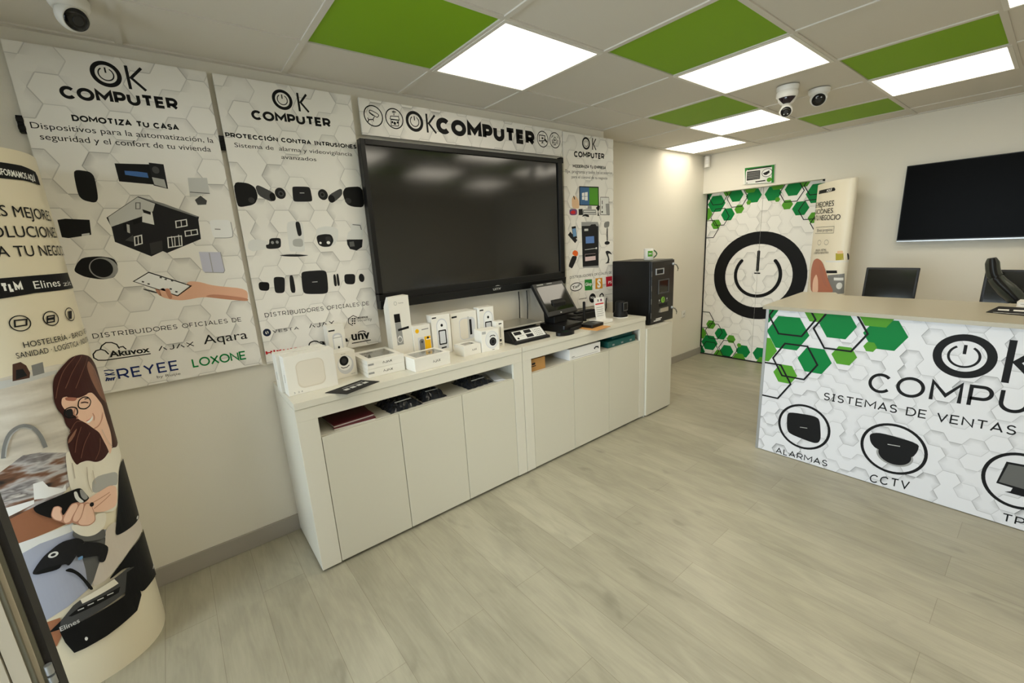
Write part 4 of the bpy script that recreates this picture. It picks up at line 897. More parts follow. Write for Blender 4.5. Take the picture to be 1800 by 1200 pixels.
bw=MB(); bw.box(XB-.1,YR-.1,0,XB,-2.40,H+.016); bw.box(XB-.1,-.2,0,XB,.74,H+.016); bw.box(XB-.1,-2.40,2.2,XB,-.2,H+.016)
struct(bw.build('wall_back',wallm))
wf=MB()
for y in (-2.4,-1.68,-.96,-.25): wf.box(XB-.08,y,0,XB-.02,y+.05,2.2)
wf.box(XB-.08,-2.40,2.15,XB-.02,-.2,2.2); wf.box(XB-.08,-2.40,0,XB-.02,-.2,.06)
w1=struct(wf.build('window_1',alu)); 
wg=mat('window_glass',rgb(255,255,255),.0,trans=1)
gl=bpy.data.materials.new('shop_window_glass'); gl.use_nodes=True; n_=gl.node_tree; n_.nodes.clear()
out=n_.nodes.new('ShaderNodeOutputMaterial'); tr=n_.nodes.new('ShaderNodeBsdfTransparent'); gs=n_.nodes.new('ShaderNodeBsdfGlossy'); gs.inputs['Roughness'].default_value=0; mx=n_.nodes.new('ShaderNodeMixShader'); fr=n_.nodes.new('ShaderNodeFresnel')
n_.links.new(fr.outputs[0],mx.inputs[0]); n_.links.new(tr.outputs[0],mx.inputs[1]); n_.links.new(gs.outputs[0],mx.inputs[2]); n_.links.new(mx.outputs[0],out.inputs[0])
box(XB-.055,-2.37,.05,XB-.047,-.23,2.17).build('pane',gl,w1)
# pavement seen outside through the glass
struct(box(-9,-9,-.12,XB-.11,4,-.085).build('ground',mat('pavement',rgb(150,148,144),.8)))
# skirting boards
sb=MB(); sb.box(XB,.388,0,2.42,.40,.095); struct(sb.build('baseboard_left',skirt,bevel=.002))
sb=MB(); sb.box(2.42,.607,0,4.66,.62,.085); struct(sb.build('baseboard_left_recess',skirt,bevel=.002))
sb=MB(); sb.box(4.487,YR,0,4.5,-.6,.085); struct(sb.build('baseboard_far',skirt,bevel=.002))
# open glazed door leaf whose edge stands at the near left
dj=MB(); y=-.8
dj.box(-1.10,y,.02,-1.046,y+.04,2.1); dj.box(-1.041,y-.004,.02,-1.017,y+.05,2.1)
dj.box(-1.010,y+.006,.02,-1.003,y+.05,2.1)
d3=struct(dj.build('door_3',mat('door_profile',rgb(188,178,158),.5)))
MB().box(-1.017,y-.002,.02,-1.010,y+.045,2.1).box(-1.003,y+.01,.02,-.996,y+.06,2.1).build('profile',mat('anodised_grey',rgb(120,118,104),.4,metal=.4),d3)
MB().box(-.996,y+.014,.02,-.984,y+.06,2.1).box(-1.046,y+.01,.02,-1.041,y+.05,2.1).build('gasket',mat('rubber_dark',rgb(26,22,20),.6),d3)
for z in (.60,.63): MB().lathe([(.007,0),(.007,.024)],12).build('hinge',alu,d3,loc=(-.99,y+.006,z))
box(-1.75,y+.015,.05,-1.10,y+.025,2.08).build('pane',gl,d3)
# ------------------------------------------------------------------ ceiling tiles and lamps
gl_lab={(0,0):'lime green ceiling tile above the large television, nearest the wall panels',(2,1):'large lime green ceiling tile at top centre, one row out from the wall',(4,0):'lime green ceiling tile left of the small lit panel, just left of the twin cameras',
 (4,2):'lime green ceiling tile at upper right, above the counter end',(6,1):'lime green ceiling tile near the far wall, right of the twin cameras'}
proto=None
for (i,j) in greens:
    if (i,j) not in gl_lab: lab='lime green ceiling tile outside the photographed part of the ceiling'
    else: lab=gl_lab[(i,j)]
    if (i,j) in ((0,2),(4,4),(-2,1),(2,3)): pass
    if proto is None: o=proto=box(-.2865,-.2865,0,.2865,.2865,.008).build('green_ceiling_tile',greenm,bevel=.001)
    else: o=proto.copy(); col.objects.link(o)
    o.location=(i*.6+.3,-(j*.6+.3),H+.0055); tag(o,lab,'ceiling tile','green ceiling tiles')
ll={(1,0):'lit square ceiling panel above the large television, nearest the wall panels',(3,1):'largest lit ceiling panel at top centre right, beside the big green tile',(5,0):'lit ceiling panel just left of the twin cameras, in the row nearest the wall panels',
 (6,-1):'small lit ceiling panel against the left wall, above the black machine',(5,2):'lit ceiling panel at upper right, below the green tile over the counter',(3,3):'lit ceiling panel cut off by the top right corner'}
proto=None
for (i,j) in lights:
    lab=ll.get((i,j),'lit ceiling panel behind the camera, seen only in reflections')
    if proto is None:
        proto=t=thing('ceiling_light',lab,'ceiling light',group='lit ceiling panels')
        f=MB(); 
        for a in ((-.2975,-.2975,.2975,-.279),(-.2975,.279,.2975,.2975),(-.2975,-.279,-.279,.279),(.279,-.279,.2975,.279)): f.box(a[0],a[1],-.0015,a[2],a[3],.010)
        f.build('frame',lampf,t); box(-.279,-.279,.001,.279,.279,.006).build('diffuser',lampm,t)
    else:
        t=proto.copy(); col.objects.link(t); t['label']=lab
        for ch in list(proto.children): c=ch.copy(); c.parent=t; col.objects.link(c)
    t.location=(i*.6+.3,-(j*.6+.3),H-.0005)
    la=bpy.data.lights.get('panel_glow') or bpy.data.lights.new('panel_glow','AREA')
    la.shape='SQUARE'; la.size=.54; la.energy=GLOW; la.color=(1,.90,.70); la.spread=R(150)
    lo=bpy.data.objects.new('panel_glow',la); col.objects.link(lo); lo.parent=t; lo.location=(0,0,-.003)
# ------------------------------------------------------------------ wall panels
def panel(label,x0,z0,x1,z1,key,th=.012,holes=None):
    t=thing('sign_panel',label,'sign panel',(x0,.37,z0),0,None)
    box(0,0,0,x1-x0,th,z1-z0).build('board',boardm,t)
    box(.05,th,.1,x1-x0-.05,.03,.14).build('batten',dark,t); 
    if z1-z0>.5: box(.05,th,z1-z0-.3,x1-x0-.05,.03,z1-z0-.26).build('batten',dark,t)
    sf=loc_flat(Flat((0,.37,0),(1,0,0),(0,0,1),(0,-1,0)),t)
    for pn,els in ART[key].items(): art(pn,els,sf,t,(x0,z0,x1,z1))
    return t
panel('tall white hexagon panel at far left advertising home automation, with printed house',-.928,.992,-.322,2.332,'home')
panel('tall white hexagon panel between the house panel and the television, advertising intrusion alarms',-.300,.986,.312,2.332,'alarm')
panel('long low white header panel with big black lettering above the large television',.353,2.146,1.897,2.330,'header')
panel('tall white hexagon panel right of the large television, with printed payment kiosk',1.906,.955,2.508,2.325,'business')
for (x,z,lab) in ((-.311,2.045,'small black bracket in the gap between the two left wall panels'),(-.937,2.052,'small black bracket at the left edge of the home automation panel')):
    m_=MB(); m_.box(-.010,-.004,-.03,.016,.02,.03).box(-.01,-.012,-.022,.01,-.004,-.006).box(-.01,-.012,.006,.01,-.004,.022)
    tag(m_.build('bracket',blackm,bevel=.002,loc=(x,.379,z)),lab,'bracket')
# ------------------------------------------------------------------ large television
tv=thing('television','very large black wall screen between the white panels, reflecting the ceiling lights','television',(.306,.30,1.192))
W_,Ht=1.515,.918
fb=MB(); fb.box(0,0,.08,.026,.05,Ht); fb.box(W_-.045,0,.08,W_,.05,Ht); fb.box(.026,0,Ht-.03,W_-.045,.05,Ht); fb.box(0,0,.04,W_,.05,.094)
fb.build('frame',black,tv,bevel=.003)
box(.02,.012,.09,W_-.03,.02,Ht-.02).build('screen',tvglass,tv)
MB().hexa([(.0,-.004,0),(W_,-.004,0),(W_,.05,0),(0,.05,0),(.0,-.012,.05),(W_,-.012,.05),(W_,.05,.05),(0,.05,.05)]).build('lower_bar',black,tv,bevel=.002)
box(.06,.05,.1,W_-.06,.095,Ht-.08).build('back_housing',blackm,tv)
art('logo',[('T','G7','unv','B',.80,.022,.868,.022,.024,.0,None,None),('L','G7',[(.822,.05),(.84,.054),(.858,.05)],.003,False)],Flat((0,-.0105,0),(1,0,0),(0,0,1),(0,-1,0)),tv)
box(.40,-.002,.012,.46,.0,.02).build('button_strip',mat('grey_print',rgb(110,110,108),.5),tv)
tag(box(0,0,0,.03,.04,.04).build('cable_clip',blackm,bevel=.003,loc=(1.835,.33,2.09)),'small black clip at the upper right corner of the large screen','clip')
# ------------------------------------------------------------------ cabinets
def cabinet(label,x0,x1,st,doors,n=3,h=.883,yf=-.07,yb=.386):
    t=thing('sideboard',label,'cabinet',(x0,yf,0)); w=x1-x0; d=yb-yf
    box(0,-.004,h-.032,w,d,h).build('top_board',lac,t,bevel=.0015)
    f=MB(); f.box(0,0,.79,w,.018,h-.033); f.box(0,0,.016,st[0]-.001,.018,.79); f.box(w-st[1]+.001,0,.016,w,.018,.79)
    f.build('front_frame',lac,t,bevel=.0012)
    c=MB(); c.box(0,.018,.016,.018,d,h-.033); c.box(w-.018,.018,.016,w,d,h-.033); c.box(.018,d-.01,.016,w-.018,d,h-.033); c.box(.018,.02,.675,w-.018,d-.01,.692); c.box(.018,.02,.016,w-.018,d-.01,.034)
    c.build('carcass',lac,t); box(.03,.03,0,w-.03,d-.02,.016).build('plinth',dark,t)
    a=st[0]; dw=(w-st[0]-st[1])/n
    for k in range(n):
        g=.0016
        box(a+k*dw+g,.001,.018,a+(k+1)*dw-g,.019,.690).build('door',lacd,t,bevel=.0012)
    return t
cabinet('long white sideboard nearest the camera, carrying the white product boxes',-.288,1.036,(.092,.075),3)
cabinet('long white sideboard in the middle, carrying the scale and till screen',1.040,2.362,(.073,.072),3)
t=thing('side_cabinet','lower narrow white cabinet at the right end, under the black machine','cabinet',(2.366,-.085,0))
box(.0,.019,.0,.012,.47,.775).box(.362,.019,0,.374,.47,.775).box(.012,.02,.76,.362,.47,.775).build('carcass',lac,t,bevel=.001); box(0,-.003,.775,.374,.47,.779).build('top_board',lac,t)
box(.001,-.001,.016,.373,.018,.774).build('door',lacd,t,bevel=.0015); box(.02,.03,0,.355,.45,.016).build('plinth',dark,t)
# ------------------------------------------------------------------ sliding doors
DS=Flat((4.6,0,0),(0,-1,0),(0,0,1),(-1,0,0))
CL=ART['counter']['printed_hexagons']; CO=ART['counter']['hexagon_outlines']
b1,b3=CL[3],CL[5]; k=.413/(b3[2]-b1[2])
def clus(els,ms,mt):
    out=[]
    for e in els:
        s_=-.4999+(e[2]-b1[2])*k; t_=1.8451+(e[3]-b1[3])*k
        out.append(('H',e[1],(.02-s_) if ms else s_,(2.0-t_) if mt else t_,e[4]*k,e[5]*k*.9 if e[5] else 0))
    return out
RC=(.0085,1.008)
for n_,(s0,s1,lab) in enumerate(((-.604,.0075,''),(.0105,.602,''))):
    d=struct(box(4.6,-s1,.012,4.63,-s0,1.99).build('door_%d'%(n_+1),boardd))
    d.data.transform(Matrix.Rotation(R(90),4,'Z')@Matrix.Translation((-4.6,0,0))); d.location=(4.6,0,0); d.rotation_euler=(0,0,R(-90))
    bxx=(s0,.012,s1,1.99); ds=loc_flat(DS,d)
    for mt in (0,1):
        art('printed_hexagons',clus(CL,n_,mt),ds,d,bxx); art('hexagon_outlines',clus(CO,n_,mt),ds,d,bxx,lay=9)
    cs,ct=RC
    art('power_symbol',[('E','K',cs,ct,.494,.494,.1364,0,360),('E','K',cs,ct+.012,.2566,.2566,.036,138,402),('E','K',cs+.2386*math.cos(R(138)),ct+.012+.2386*math.sin(R(138)),.018,.018,0,0,360),('E','K',cs+.2386*math.cos(R(42)),ct+.012+.2386*math.sin(R(42)),.018,.018,0,0,360),
       ('P','K',[(cs-.015,1.075),(cs+.015,1.075),(cs+.015,1.28),(cs-.015,1.28)]),('E','K',cs,1.28,.015,.015,0,0,360),('E','K',cs,1.075,.015,.015,0,0,360)],ds,d,bxx,lay=12)
    art('lock',[('P','K',[(s1-.03,1.034),(s1,1.034),(s1,1.048),(s1-.03,1.048)] if n_==0 else [(s0,1.034),(s0+.03,1.034),(s0+.03,1.048),(s0,1.048)])],ds,d,lay=20)
struct(box(4.585,-.60,0,4.65,.62,.011).build('trim_1',dark)); struct(box(4.515,-.60,1.95,4.56,-.575,1.966).build('trim_2',dark))
struct(box(4.596,.606,0,4.64,.619,1.966).build('trim_3',dark))
# ------------------------------------------------------------------ counter
ct=thing('reception_counter','white and green hexagon printed reception counter at right','counter',(2.45,-.945,0),R(-90))
box(.012,0,.004,2.7,.02,1.006).build('front_board',boardc,ct)
MB().box(-.006,-.003,0,.0115,.03,1.008).build('corner_trim',alu,ct,bevel=.001)
box(.0,.03,0,.018,.72,1.006).build('end_panel',edge,ct)
tp=MB().prism([(-.022,-.02),(2.7,-.02),(2.7,.70),(.21,.70),(.15,.84),(-.05,.78)],1.008,1.030).build('worktop',mat('worktop_beige',rgb(168,161,142),.3),ct,bevel=.002)
box(.05,.74,.72,2.7,1.34,.745).build('desk_board',lac,ct); box(.06,1.30,0,.10,1.32,.72).build('desk_leg',alu,ct); box(2.6,1.30,0,2.64,1.32,.72).build('desk_leg',alu,ct); box(.05,.70,0,2.7,.74,.745).build('inner_panel',edge,ct)
sf=loc_flat(Flat((2.45,0,0),(0,-1,0),(0,0,1),(-1,0,0)),ct)
for i,(pn,els) in enumerate(ART['counter'].items()): art(pn,els,sf,ct,(.957,.006,3.6,1.005),lay=1+10*(pn=='hexagon_outlines'))
# ------------------------------------------------------------------ totems
def totem(p,label,key,h,base):
    cx,cy,a,b,n,rot=p; t=thing('display_totem',label,'display stand',(cx,cy,0))
    rd=Round(0,0,a,b,n,rot); P=rd.P[:-1]
    m=MB(); N_=len(P); vs=[(x,y,0.0) for x,y in P]+[(x,y,h) for x,y in P]
    m.add(vs,[(i,(i+1)%N_,N_+(i+1)%N_,N_+i) for i in range(N_)],0,True); m.add([(x,y,h-.004) for x,y in P],[list(range(N_))],0); m.add([(x,y,0.0) for x,y in P],[list(range(N_))[::-1]],0)
    m.build('cardboard_column',base,t)
    sm=MB(); L=rd.L; s_=rd.L[3*len(P)//4]-rd.ref
    sm.add([rd(s_-.006,0.0,.0012),rd(s_+.006,0.0,.0012),rd(s_+.006,h,.0012),rd(s_-.006,h,.0012)],[(0,1,2,3)])
    for pn,els in ART[key].items(): art(pn,els,rd,t,lay={'kitchen_picture':1,'faucet_picture':14,'woman_picture':16,'scanner_picture':46,'printer_picture':54}.get(pn,14))
    return t
totem(TOTEM_A,'curved cardboard totem at far left with a picture of a woman in glasses','totem1',1.9,mat('totem_print_cream',rgb(226,216,190),.35))
totem(TOTEM_B,'slim curved cardboard totem by the doors, with a picture of long reddish hair','totem2',1.9,mat('totem_print_pale',rgb(228,220,200),.4))
# ------------------------------------------------------------------ wall television, notice, siren, socket
t=thing('television','flat black television on the far wall above the counter','television',(4.425,-1.202,1.350),R(-90))
box(0,.004,.012,1.112,.03,.628).build('frame',black,t,bevel=.002); box(.006,.0025,.02,1.106,.004,.622).build('screen',mat('wall_screen_glass',rgb(7,7,7),.3,spec=.03),t)
box(0,.002,0,1.112,.03,.0118).build('silver_strip',alu,t,bevel=.001); 
box(.30,.03,.15,.80,.073,.50).build('wall_bracket',blackm,t)
t=thing('notice_board','small green and white video surveillance notice above the sliding doors','sign',(4.494,.158,2.006),R(-90))
MB().hexa([(0,-.006,.006),(.305,-.006,-.006),(.305,.004,-.006),(0,.004,.006),(-.004,-.006,.176),(.302,-.006,.166),(.302,.004,.166),(-.004,.004,.176)]).build('plate',mat('notice_white',rgb(232,230,222),.4),t)
sf=loc_flat(Flat((4.488,0,0),(0,-1,0),(0,0,1),(-1,0,0)),t); art('printed_notice',ART['notice']['printed_notice'],sf,t)
t=thing('motion_detector','small white motion detector in the corner above the doors','detector',(4.44,.555,2.25),R(-70))
MB().prism([(-.03,.03),(-.03,-.005),(-.018,-.022),(.018,-.022),(.03,-.005),(.03,.03)],0,.115).build('housing',whitep,t,bevel=.004); MB().prism([(-.016,-.0235),(.016,-.0235),(.016,-.0215),(-.016,-.0215)],.03,.075).build('lens',mat('lens_milky',rgb(210,208,202),.25),t)
box(-.012,.0305,.04,.012,.055,.075).build('mount',whitep,t)
t=thing('wall_socket','white wall socket low on the left wall beside the black machine','socket',(4.15,.619,.578))
box(-.042,-.010,-.042,.042,.001,.042).build('plate',whitep,t,bevel=.004); MB().lathe([(.021,0),(.021,.004),(.0195,.004),(.0195,.001)],24,mtx=Matrix.Translation((0,-.010,0))@Matrix.Rotation(R(90),4,'X')).build('socket_rim',whitep,t)
box(-.011,-.0135,-.003,-.006,-.010,.003).box(.006,-.0135,-.003,.011,-.010,.003).build('contact',dark,t)
# ------------------------------------------------------------------ ceiling cameras
def aim(d):
    d=Vector(d).normalized(); return d.to_track_quat('Z','Y').to_matrix().to_4x4()
def eyeball(t,c,r,d,nm='ball',face=.80,spots=0):
    c=Vector(c); A=Matrix.Translation(c)@aim(d); h=math.sqrt(1-face*face)*r
    prof=[(max(1e-5,r*math.sin(math.pi*i/24)),-r*math.cos(math.pi*i/24)) for i in range(25)]
    prof=[p for p in prof if p[1]<h]+[(face*r,h),(face*r*.985,h-.002)]
    b=MB().lathe(prof,32,mtx=A).build(nm,whitep,t)
    fz=MB().lathe([(face*r*.97,h-.0018),(face*r*.94,h+.002),(face*r*.6,h+.006)],32,mtx=A).build('face',mat('camera_face',rgb(10,10,11),.12),b)
    MB().lathe([(face*r*.42,h+.0062),(face*r*.40,h+.009),(face*r*.36,h+.009)],28,mtx=A,cap=True).build('lens_ring',mat('lens_ring',rgb(34,34,36),.3),b)
    for s_ in ((-1,1) if spots else ()):
        MB().lathe([(r*.085,h+.0055),(r*.085,h+.008)],12,mtx=A@Matrix.Translation((s_*r*.27,spots*r*.33,0))).build('led',mat('led_grey',rgb(190,190,188),.2),b)
def turret(label,x,y,d,R0=.062,dz=.058,spots=0):
    t=thing('security_camera',label,'security camera',(x,y,H-.0005))
    MB().lathe([(R0,0),(R0,-.008),(R0*.97,-.020),(R0*.86,-.030),(R0*.80,-.031)],40).build('base',whitep,t)
    eyeball(t,(0,0,-dz),R0*.80,d,spots=spots); return t
turret('white ball camera on the ceiling in the upper left corner',-.708,.066,(.42,-.72,-.55),.054,.050)
turret('white ball camera with two small lights, right one of the pair on the ceiling',2.885,-.985,(-.80,-.28,-.5),.060,.052,spots=1)
t=thing('security_camera','white two-part camera with a small ball below, left one of the pair on the ceiling','security camera',(2.62,-.895,H-.0005))
MB().lathe([(.062,0),(.062,-.012),(.058,-.026)],40).build('base',whitep,t)
A=Matrix.Translation((0,0,-.026)); MB().lathe([(.056,0),(.060,-.012),(.060,-.03),(.052,-.040)],40,mtx=A).build('collar',whitep,t)
b=MB().lathe([(.050,-.064),(.047,-.080),(.036,-.098),(.018,-.108),(.001,-.111)],36,cap=False).build('dome',whitep,t)
dd=Vector((-.80,-.30,0)).normalized(); an=math.atan2(dd.y,dd.x)
vs=[];fs=[]
for i in range(9):
    for j in range(13):
        ph=-.066-.036*i/8; r_=math.sqrt(max(0,.0502**2-((-.064-ph)*1.05)**2))+.0012; a_=an+(j/12-.5)*2.2*(1-.45*i/8); vs.append((r_*math.cos(a_),r_*math.sin(a_),ph))
for i in range(8):
    for j in range(12): fs.append((i*13+j,i*13+j+1,(i+1)*13+j+1,(i+1)*13+j))
MB().add(vs,fs,0,True).build('window',mat('camera_window',rgb(34,24,30),.1),b)
pr=[tuple((Vector((0,0,-.075))+Vector((0,0,-1))*0+dd*.0)+Vector((0,0,0)))]
MB().tube([(-dd.x*.012,-dd.y*.012,-.100),(-dd.x*.012,-dd.y*.012,-.140),(dd.x*.004,dd.y*.004,-.150)],[.026,.030,.026],18).build('arm',whitep,t)
eyeball(t,(dd.x*.012,dd.y*.012,-.142),.037,(-.80,-.30,-.38),spots=-1)
# ------------------------------------------------------------------ cartons on the first sideboard
T=.8835
GR='white product boxes on the sideboard'
def carton(label,x,y,w,d,h,rz=0,prints=(),side=(),z=T,window=None,seam=True):
    t=thing('carton',label,'box',(x,y,z),R(rz),GR)
    if window:
        x0,y0,x1,y1=window; m=MB(); m.box(0,0,0,w,d,h-.012); m.box(0,0,h-.012,w,y0,h); m.box(0,y1,h-.012,w,d,h); m.box(0,y0,h-.012,x0,y1,h); m.box(x1,y0,h-.012,w,y1,h)
        m.build('box_body',card,t,bevel=.0008); box(x0,y0,h-.0115,x1,y1,h-.011).build('product',mat('product_pale',rgb(206,204,192),.5),t)
        box(x0-.001,y0-.001,h+.0002,x1+.001,y1+.001,h+.0006).build('window_film',clear,t)
    else: box(0,0,0,w,d,h).build('box_body',card,t,bevel=.001)
    F=Flat((0,-.0003,0),(1,0,0),(0,0,1),(0,-1,0)); L=Flat((-.0003,d,0),(0,-1,0),(0,0,1),(-1,0,0))
    for nm,els in prints: art(nm,els,F,t)
    for nm,els in side: art(nm,els,L,t)
    return t
def rr(c,x0,y0,x1,y1,r): # rounded rectangle
    p=[]
    for cx,cy,a in ((x1-r,y1-r,0),(x0+r,y1-r,90),(x0+r,y0+r,180),(x1-r,y0+r,270)): p+=[(cx+r*math.cos(R(a+15*i)),cy+r*math.sin(R(a+15*i))) for i in range(7)]
    return ('P',c,p)
def tx(c,s_,x0,y0,x1,h,f='B',wt=0.): return ('T',c,s_,f,x0,y0,x1,y0,h,wt,None,None)
AJ=lambda x0,y0,x1,h:[tx('K','^J^X',x0,y0,x1,h,'S',.16)]
INK['CR']=(214,206,190); INK['CR2']=(224,217,203); INK['YE']=(240,184,20); INK['GL']=(206,208,212)
hubp=[('printed_product',[rr('CR',.045,.025,.172,.158,.03),rr('CR2',.05,.032,.168,.154,.027)]),('lettering',[tx('G5','2  2 4',.02,.008,.06,.008)])]
carton('wide white box with a rounded square print, front one at the sideboard left end',-.277,.050,.226,.074,.19,2,hubp,[('lettering',[('L','G5',[(.04,.06),(.04,.10)],.006,False)])])
carton('wide white box at the left end of the sideboard, standing right behind its twin',-.292,.142,.226,.074,.19,2,hubp,[('lettering',[('L','G5',[(.04,.06),(.04,.10)],.006,False)])])
carton('white box printed with a black ball camera, between the hub box and the stacked boxes',-.040,.150,.124,.10,.138,7,[('printed_product',[('E','GL',.066,.068,.043,.05,0,0,360),('E','G10',.064,.075,.036,.037,0,0,360),('E','K',.060,.090,.024,.026,0,0,360),('E','G2',.060,.090,.013,.014,0,0,360),('L','G3',[(.04,.06),(.05,.053),(.07,.053),(.085,.062)],.004,False)]),('lettering',[tx('G4','turret',.048,.124,.072,.006),tx('G6','AJAX',.086,.01,.112,.006)])])
carton('small upright white box with a pale motion sensor print, behind the ball camera box',-.004,.300,.092,.055,.262,5,[('printed_product',[rr('GL',.022,.08,.075,.215,.022),rr('G10',.027,.09,.070,.205,.02),('L','G6',[(.025,.19),(.072,.19)],.003,False),('E','K',.05,.135,.006,.007,0,0,360),('E','K',.05,.110,.006,.007,0,0,360)]),('lettering',[('P','K2',[(.006,.228),(.04,.228),(.04,.236),(.006,.236)])])])
for i,lab in enumerate(('flat white box at the bottom of the two stacked boxes','flat white box with a clear window, on top of another flat box')):
    t=carton(lab,.097+.001*i,.045-.003*i,.203,.245,.0455,-1+i,[('lettering',AJ(.082,.016,.135,.014)),('label_strip',[('P','G6',[(.004,.018),(.034,.018),(.034,.028),(.004,.028)])])],z=T+i*.046,window=(.03,.055,.175,.20) if i else None)
    box(-.0004,.0,.0225,.2034,.2454,.0232).build('lid_seam',mat('seam_grey',rgb(150,148,144),.6),t)
t=carton('larger flat white box with a window, at the front edge right of the stack',.315,-.055,.221,.155,.072,3,[('lettering',AJ(.11,.028,.158,.016))],window=(.025,.025,.195,.125))
t=thing('carton','tall white box with a slanted corner and printed door lock, tallest on its sideboard','box',(.312,.200,T),0,GR)
w_,d_,h_=.124,.072,.384
MB().add([(0,0,0),(w_,0,0),(w_,d_,0),(0,d_,0),(0,0,h_),(w_,0,h_),(w_,d_,h_),(.0,.02,h_),(0,d_,h_-.06)],[(0,1,5,4),(1,2,6,5),(2,3,8,6),(3,0,4,7,8),(4,5,6,7),(6,8,7),(3,2,1,0)]).build('box_body',card,t)
F=Flat((0,-.0003,0),(1,0,0),(0,0,1),(0,-1,0))
art('printed_lock',[('P','G6',[(.028,.105),(.066,.105),(.062,.235),(.027,.235)]),('P','K',[(.026,.236),(.062,.236),(.061,.285),(.025,.285)]),('P','K',[(.04,.185),(.108,.192),(.108,.206),(.04,.198)]),('E','G10',.046,.135,.015,.018,.003,0,360),('L','G10',[(.034,.148),(.046,.158),(.058,.148)],.003,False)],F,t)
art('lettering',[('E','G6',.042,.345,.009,.011,.002,0,360),tx('G6','home',.06,.341,.09,.009)],F,t)
carton('white and yellow box with a grey keypad print, right of the tall lock box',.437,.188,.112,.06,.20,0,[('printed_product',[('P','YE',[(.025,.02),(.108,.02),(.108,.128),(.025,.128)]),('P','GL',[(.025,.02),(.068,.02),(.068,.128),(.025,.128)]),rr('G5',.034,.02,.066,.118,.016),('E','G3',.051,.10,.007,.008,0,0,360),('E','K2',.091,.118,.007,.008,0,0,360),('P','W',[(.078,.107),(.108,.107),(.108,.112),(.078,.112)])]),('brand_mark',[('E','YE',.026,.168,.012,.013,0,0,360)]),('lettering',[('L','G5',[(.055,.172),(.10,.174)],.005,False),('L','K',[(.085,.026),(.104,.027)],.005,False)])])
def sensor(sc=1.): return [('printed_product',[('P','GL',arc(.066,.175,.036,.045,0,180)+[(.03,.03),(.102,.03)]),('P','G10',arc(.066,.172,.031,.040,0,180)+[(.036,.09),(.096,.09)]),('E','K',.066,.178,.008,.009,0,0,360),rr('K2',.040,.058,.092,.150,.006),rr('GL',.047,.066,.085,.142,.004),('P','K',[(.052,.034),(.086,.036),(.086,.044),(.052,.042)])]),('lettering',[('P','K2',[(.006,.224),(.034,.225),(.034,.233),(.006,.232)])])]
carton('upright white motion sensor box, left of the widest upright box',.560,.188,.124,.072,.243,-4,sensor())
carton('widest upright white box with a dark vertical bar print',.702,.203,.193,.112,.234,0,[('printed_product',[rr('GL',.058,.055,.178,.195,.03),rr('CR2',.062,.058,.135,.19,.028),('P','K2',[(.135,.08),(.152,.08),(.152,.18),(.135,.18)]),('P','G8',[(.122,.06),(.135,.06),(.135,.20),(.122,.20)])]),('lettering',[('P','K2',[(.008,.204),(.046,.205),(.046,.216),(.008,.215)])])])
carton('upright white motion sensor box at the back right, beside the scale',.902,.180,.110,.070,.245,-4,sensor())
t=carton('small flat white box with a clear window, front one beside the turret camera box',.664,.012,.124,.105,.061,2,[('lettering',AJ(.058,.026,.092,.012))],window=(.03,.03,.098,.08))
carton('white cube box with a turret camera print, in front of the slim box',.792,.010,.122,.095,.133,-7,[('printed_product',[('E','GL',.072,.070,.046,.055,0,0,360),('E','G9',.070,.072,.040,.05,0,0,360),('E','K2',.078,.058,.024,.026,0,0,360),('E','G3',.078,.058,.016,.017,.004,0,360),('E','K',.078,.058,.009,.010,0,0,360),('L','K',[(.058,.090),(.068,.097),(.086,.097),(.096,.090)],.005,False)]),('label_strip',[('P','G7',[(.006,.112),(.032,.112),(.032,.128),(.006,.128)])]),('lettering',[('L','G5',[(.07,.008),(.086,.008)],.004,False)])])
carton('slim upright white box at the right end of the product boxes',.934,.048,.056,.045,.166,-6,[('printed_product',[('L','G6',[(.03,.06),(.03,.13)],.006,False),('P','K2',[(.02,.145),(.042,.146),(.042,.153),(.02,.152)]),('P','K2',[(.022,.035),(.036,.035),(.036,.05),(.022,.05)]),('L','G4',[(.02,.02),(.04,.021)],.004,False),('L','G4',[(.02,.012),(.04,.012)],.003,False)])])
# black leaflet, lying over the front edge of the boxes
t=thing('leaflet','black leaflet with pale product shapes on the sideboard in front of the boxes','leaflet',(-.012,0,T))
lf=[(-.128,-.026),(.068,.042),(.128,-.055),(-.058,-.128)]
MB().prism(lf,.0005,.0022).build('sheet',blackm,t)
e0=Vector((lf[1][0]-lf[0][0],lf[1][1]-lf[0][1],0)); l0=e0.length; e0.normalize(); e1=Vector((-e0.y,e0.x,0))
FL=Flat((lf[3][0],lf[3][1],.0026),e0,e1,(0,0,1))
art('printed_shapes',[('P','G8',[(.03+k*.036,.045),(.056+k*.036,.045),(.056+k*.036,.070),(.03+k*.036,.070)]) for k in range(4)]+[('L','G7',[(.04,.088),(.16,.088)],.005,False),('L','G5',[(.05,.078),(.15,.078)],.003,False)],FL,t)
# ------------------------------------------------------------------ things on the second sideboard
t=thing('shop_scale','black shop scale with a steel plate on the middle sideboard','scale',(1.045,.0,T),R(-1))
MB().hexa([(0,.005,.006),(.30,.005,.006),(.32,.33,.006),(-.0,.33,.006),(.012,.10,.070),(.300,.10,.070),(.31,.33,.070),(.005,.33,.070)]).build('body',black,t,bevel=.004)
MB().hexa([(-.003,-.004,0),(.303,-.004,0),(.32,.335,0),(-.003,.335,0),(-.001,-.002,.018),(.301,-.002,.018),(.32,.335,.022),(-.001,.335,.022)]).build('base',black,t,bevel=.004)
pan=MB().box(.005,.125,.078,.345,.36,.092).build('weighing_plate',steel,t,bevel=.004)
MB().box(.03,.15,.069,.06,.18,.0785).box(.28,.15,.069,.31,.18,.0785).box(.03,.3,.069,.06,.33,.0785).box(.28,.3,.069,.31,.33,.0785).build('plate_support',black,t)
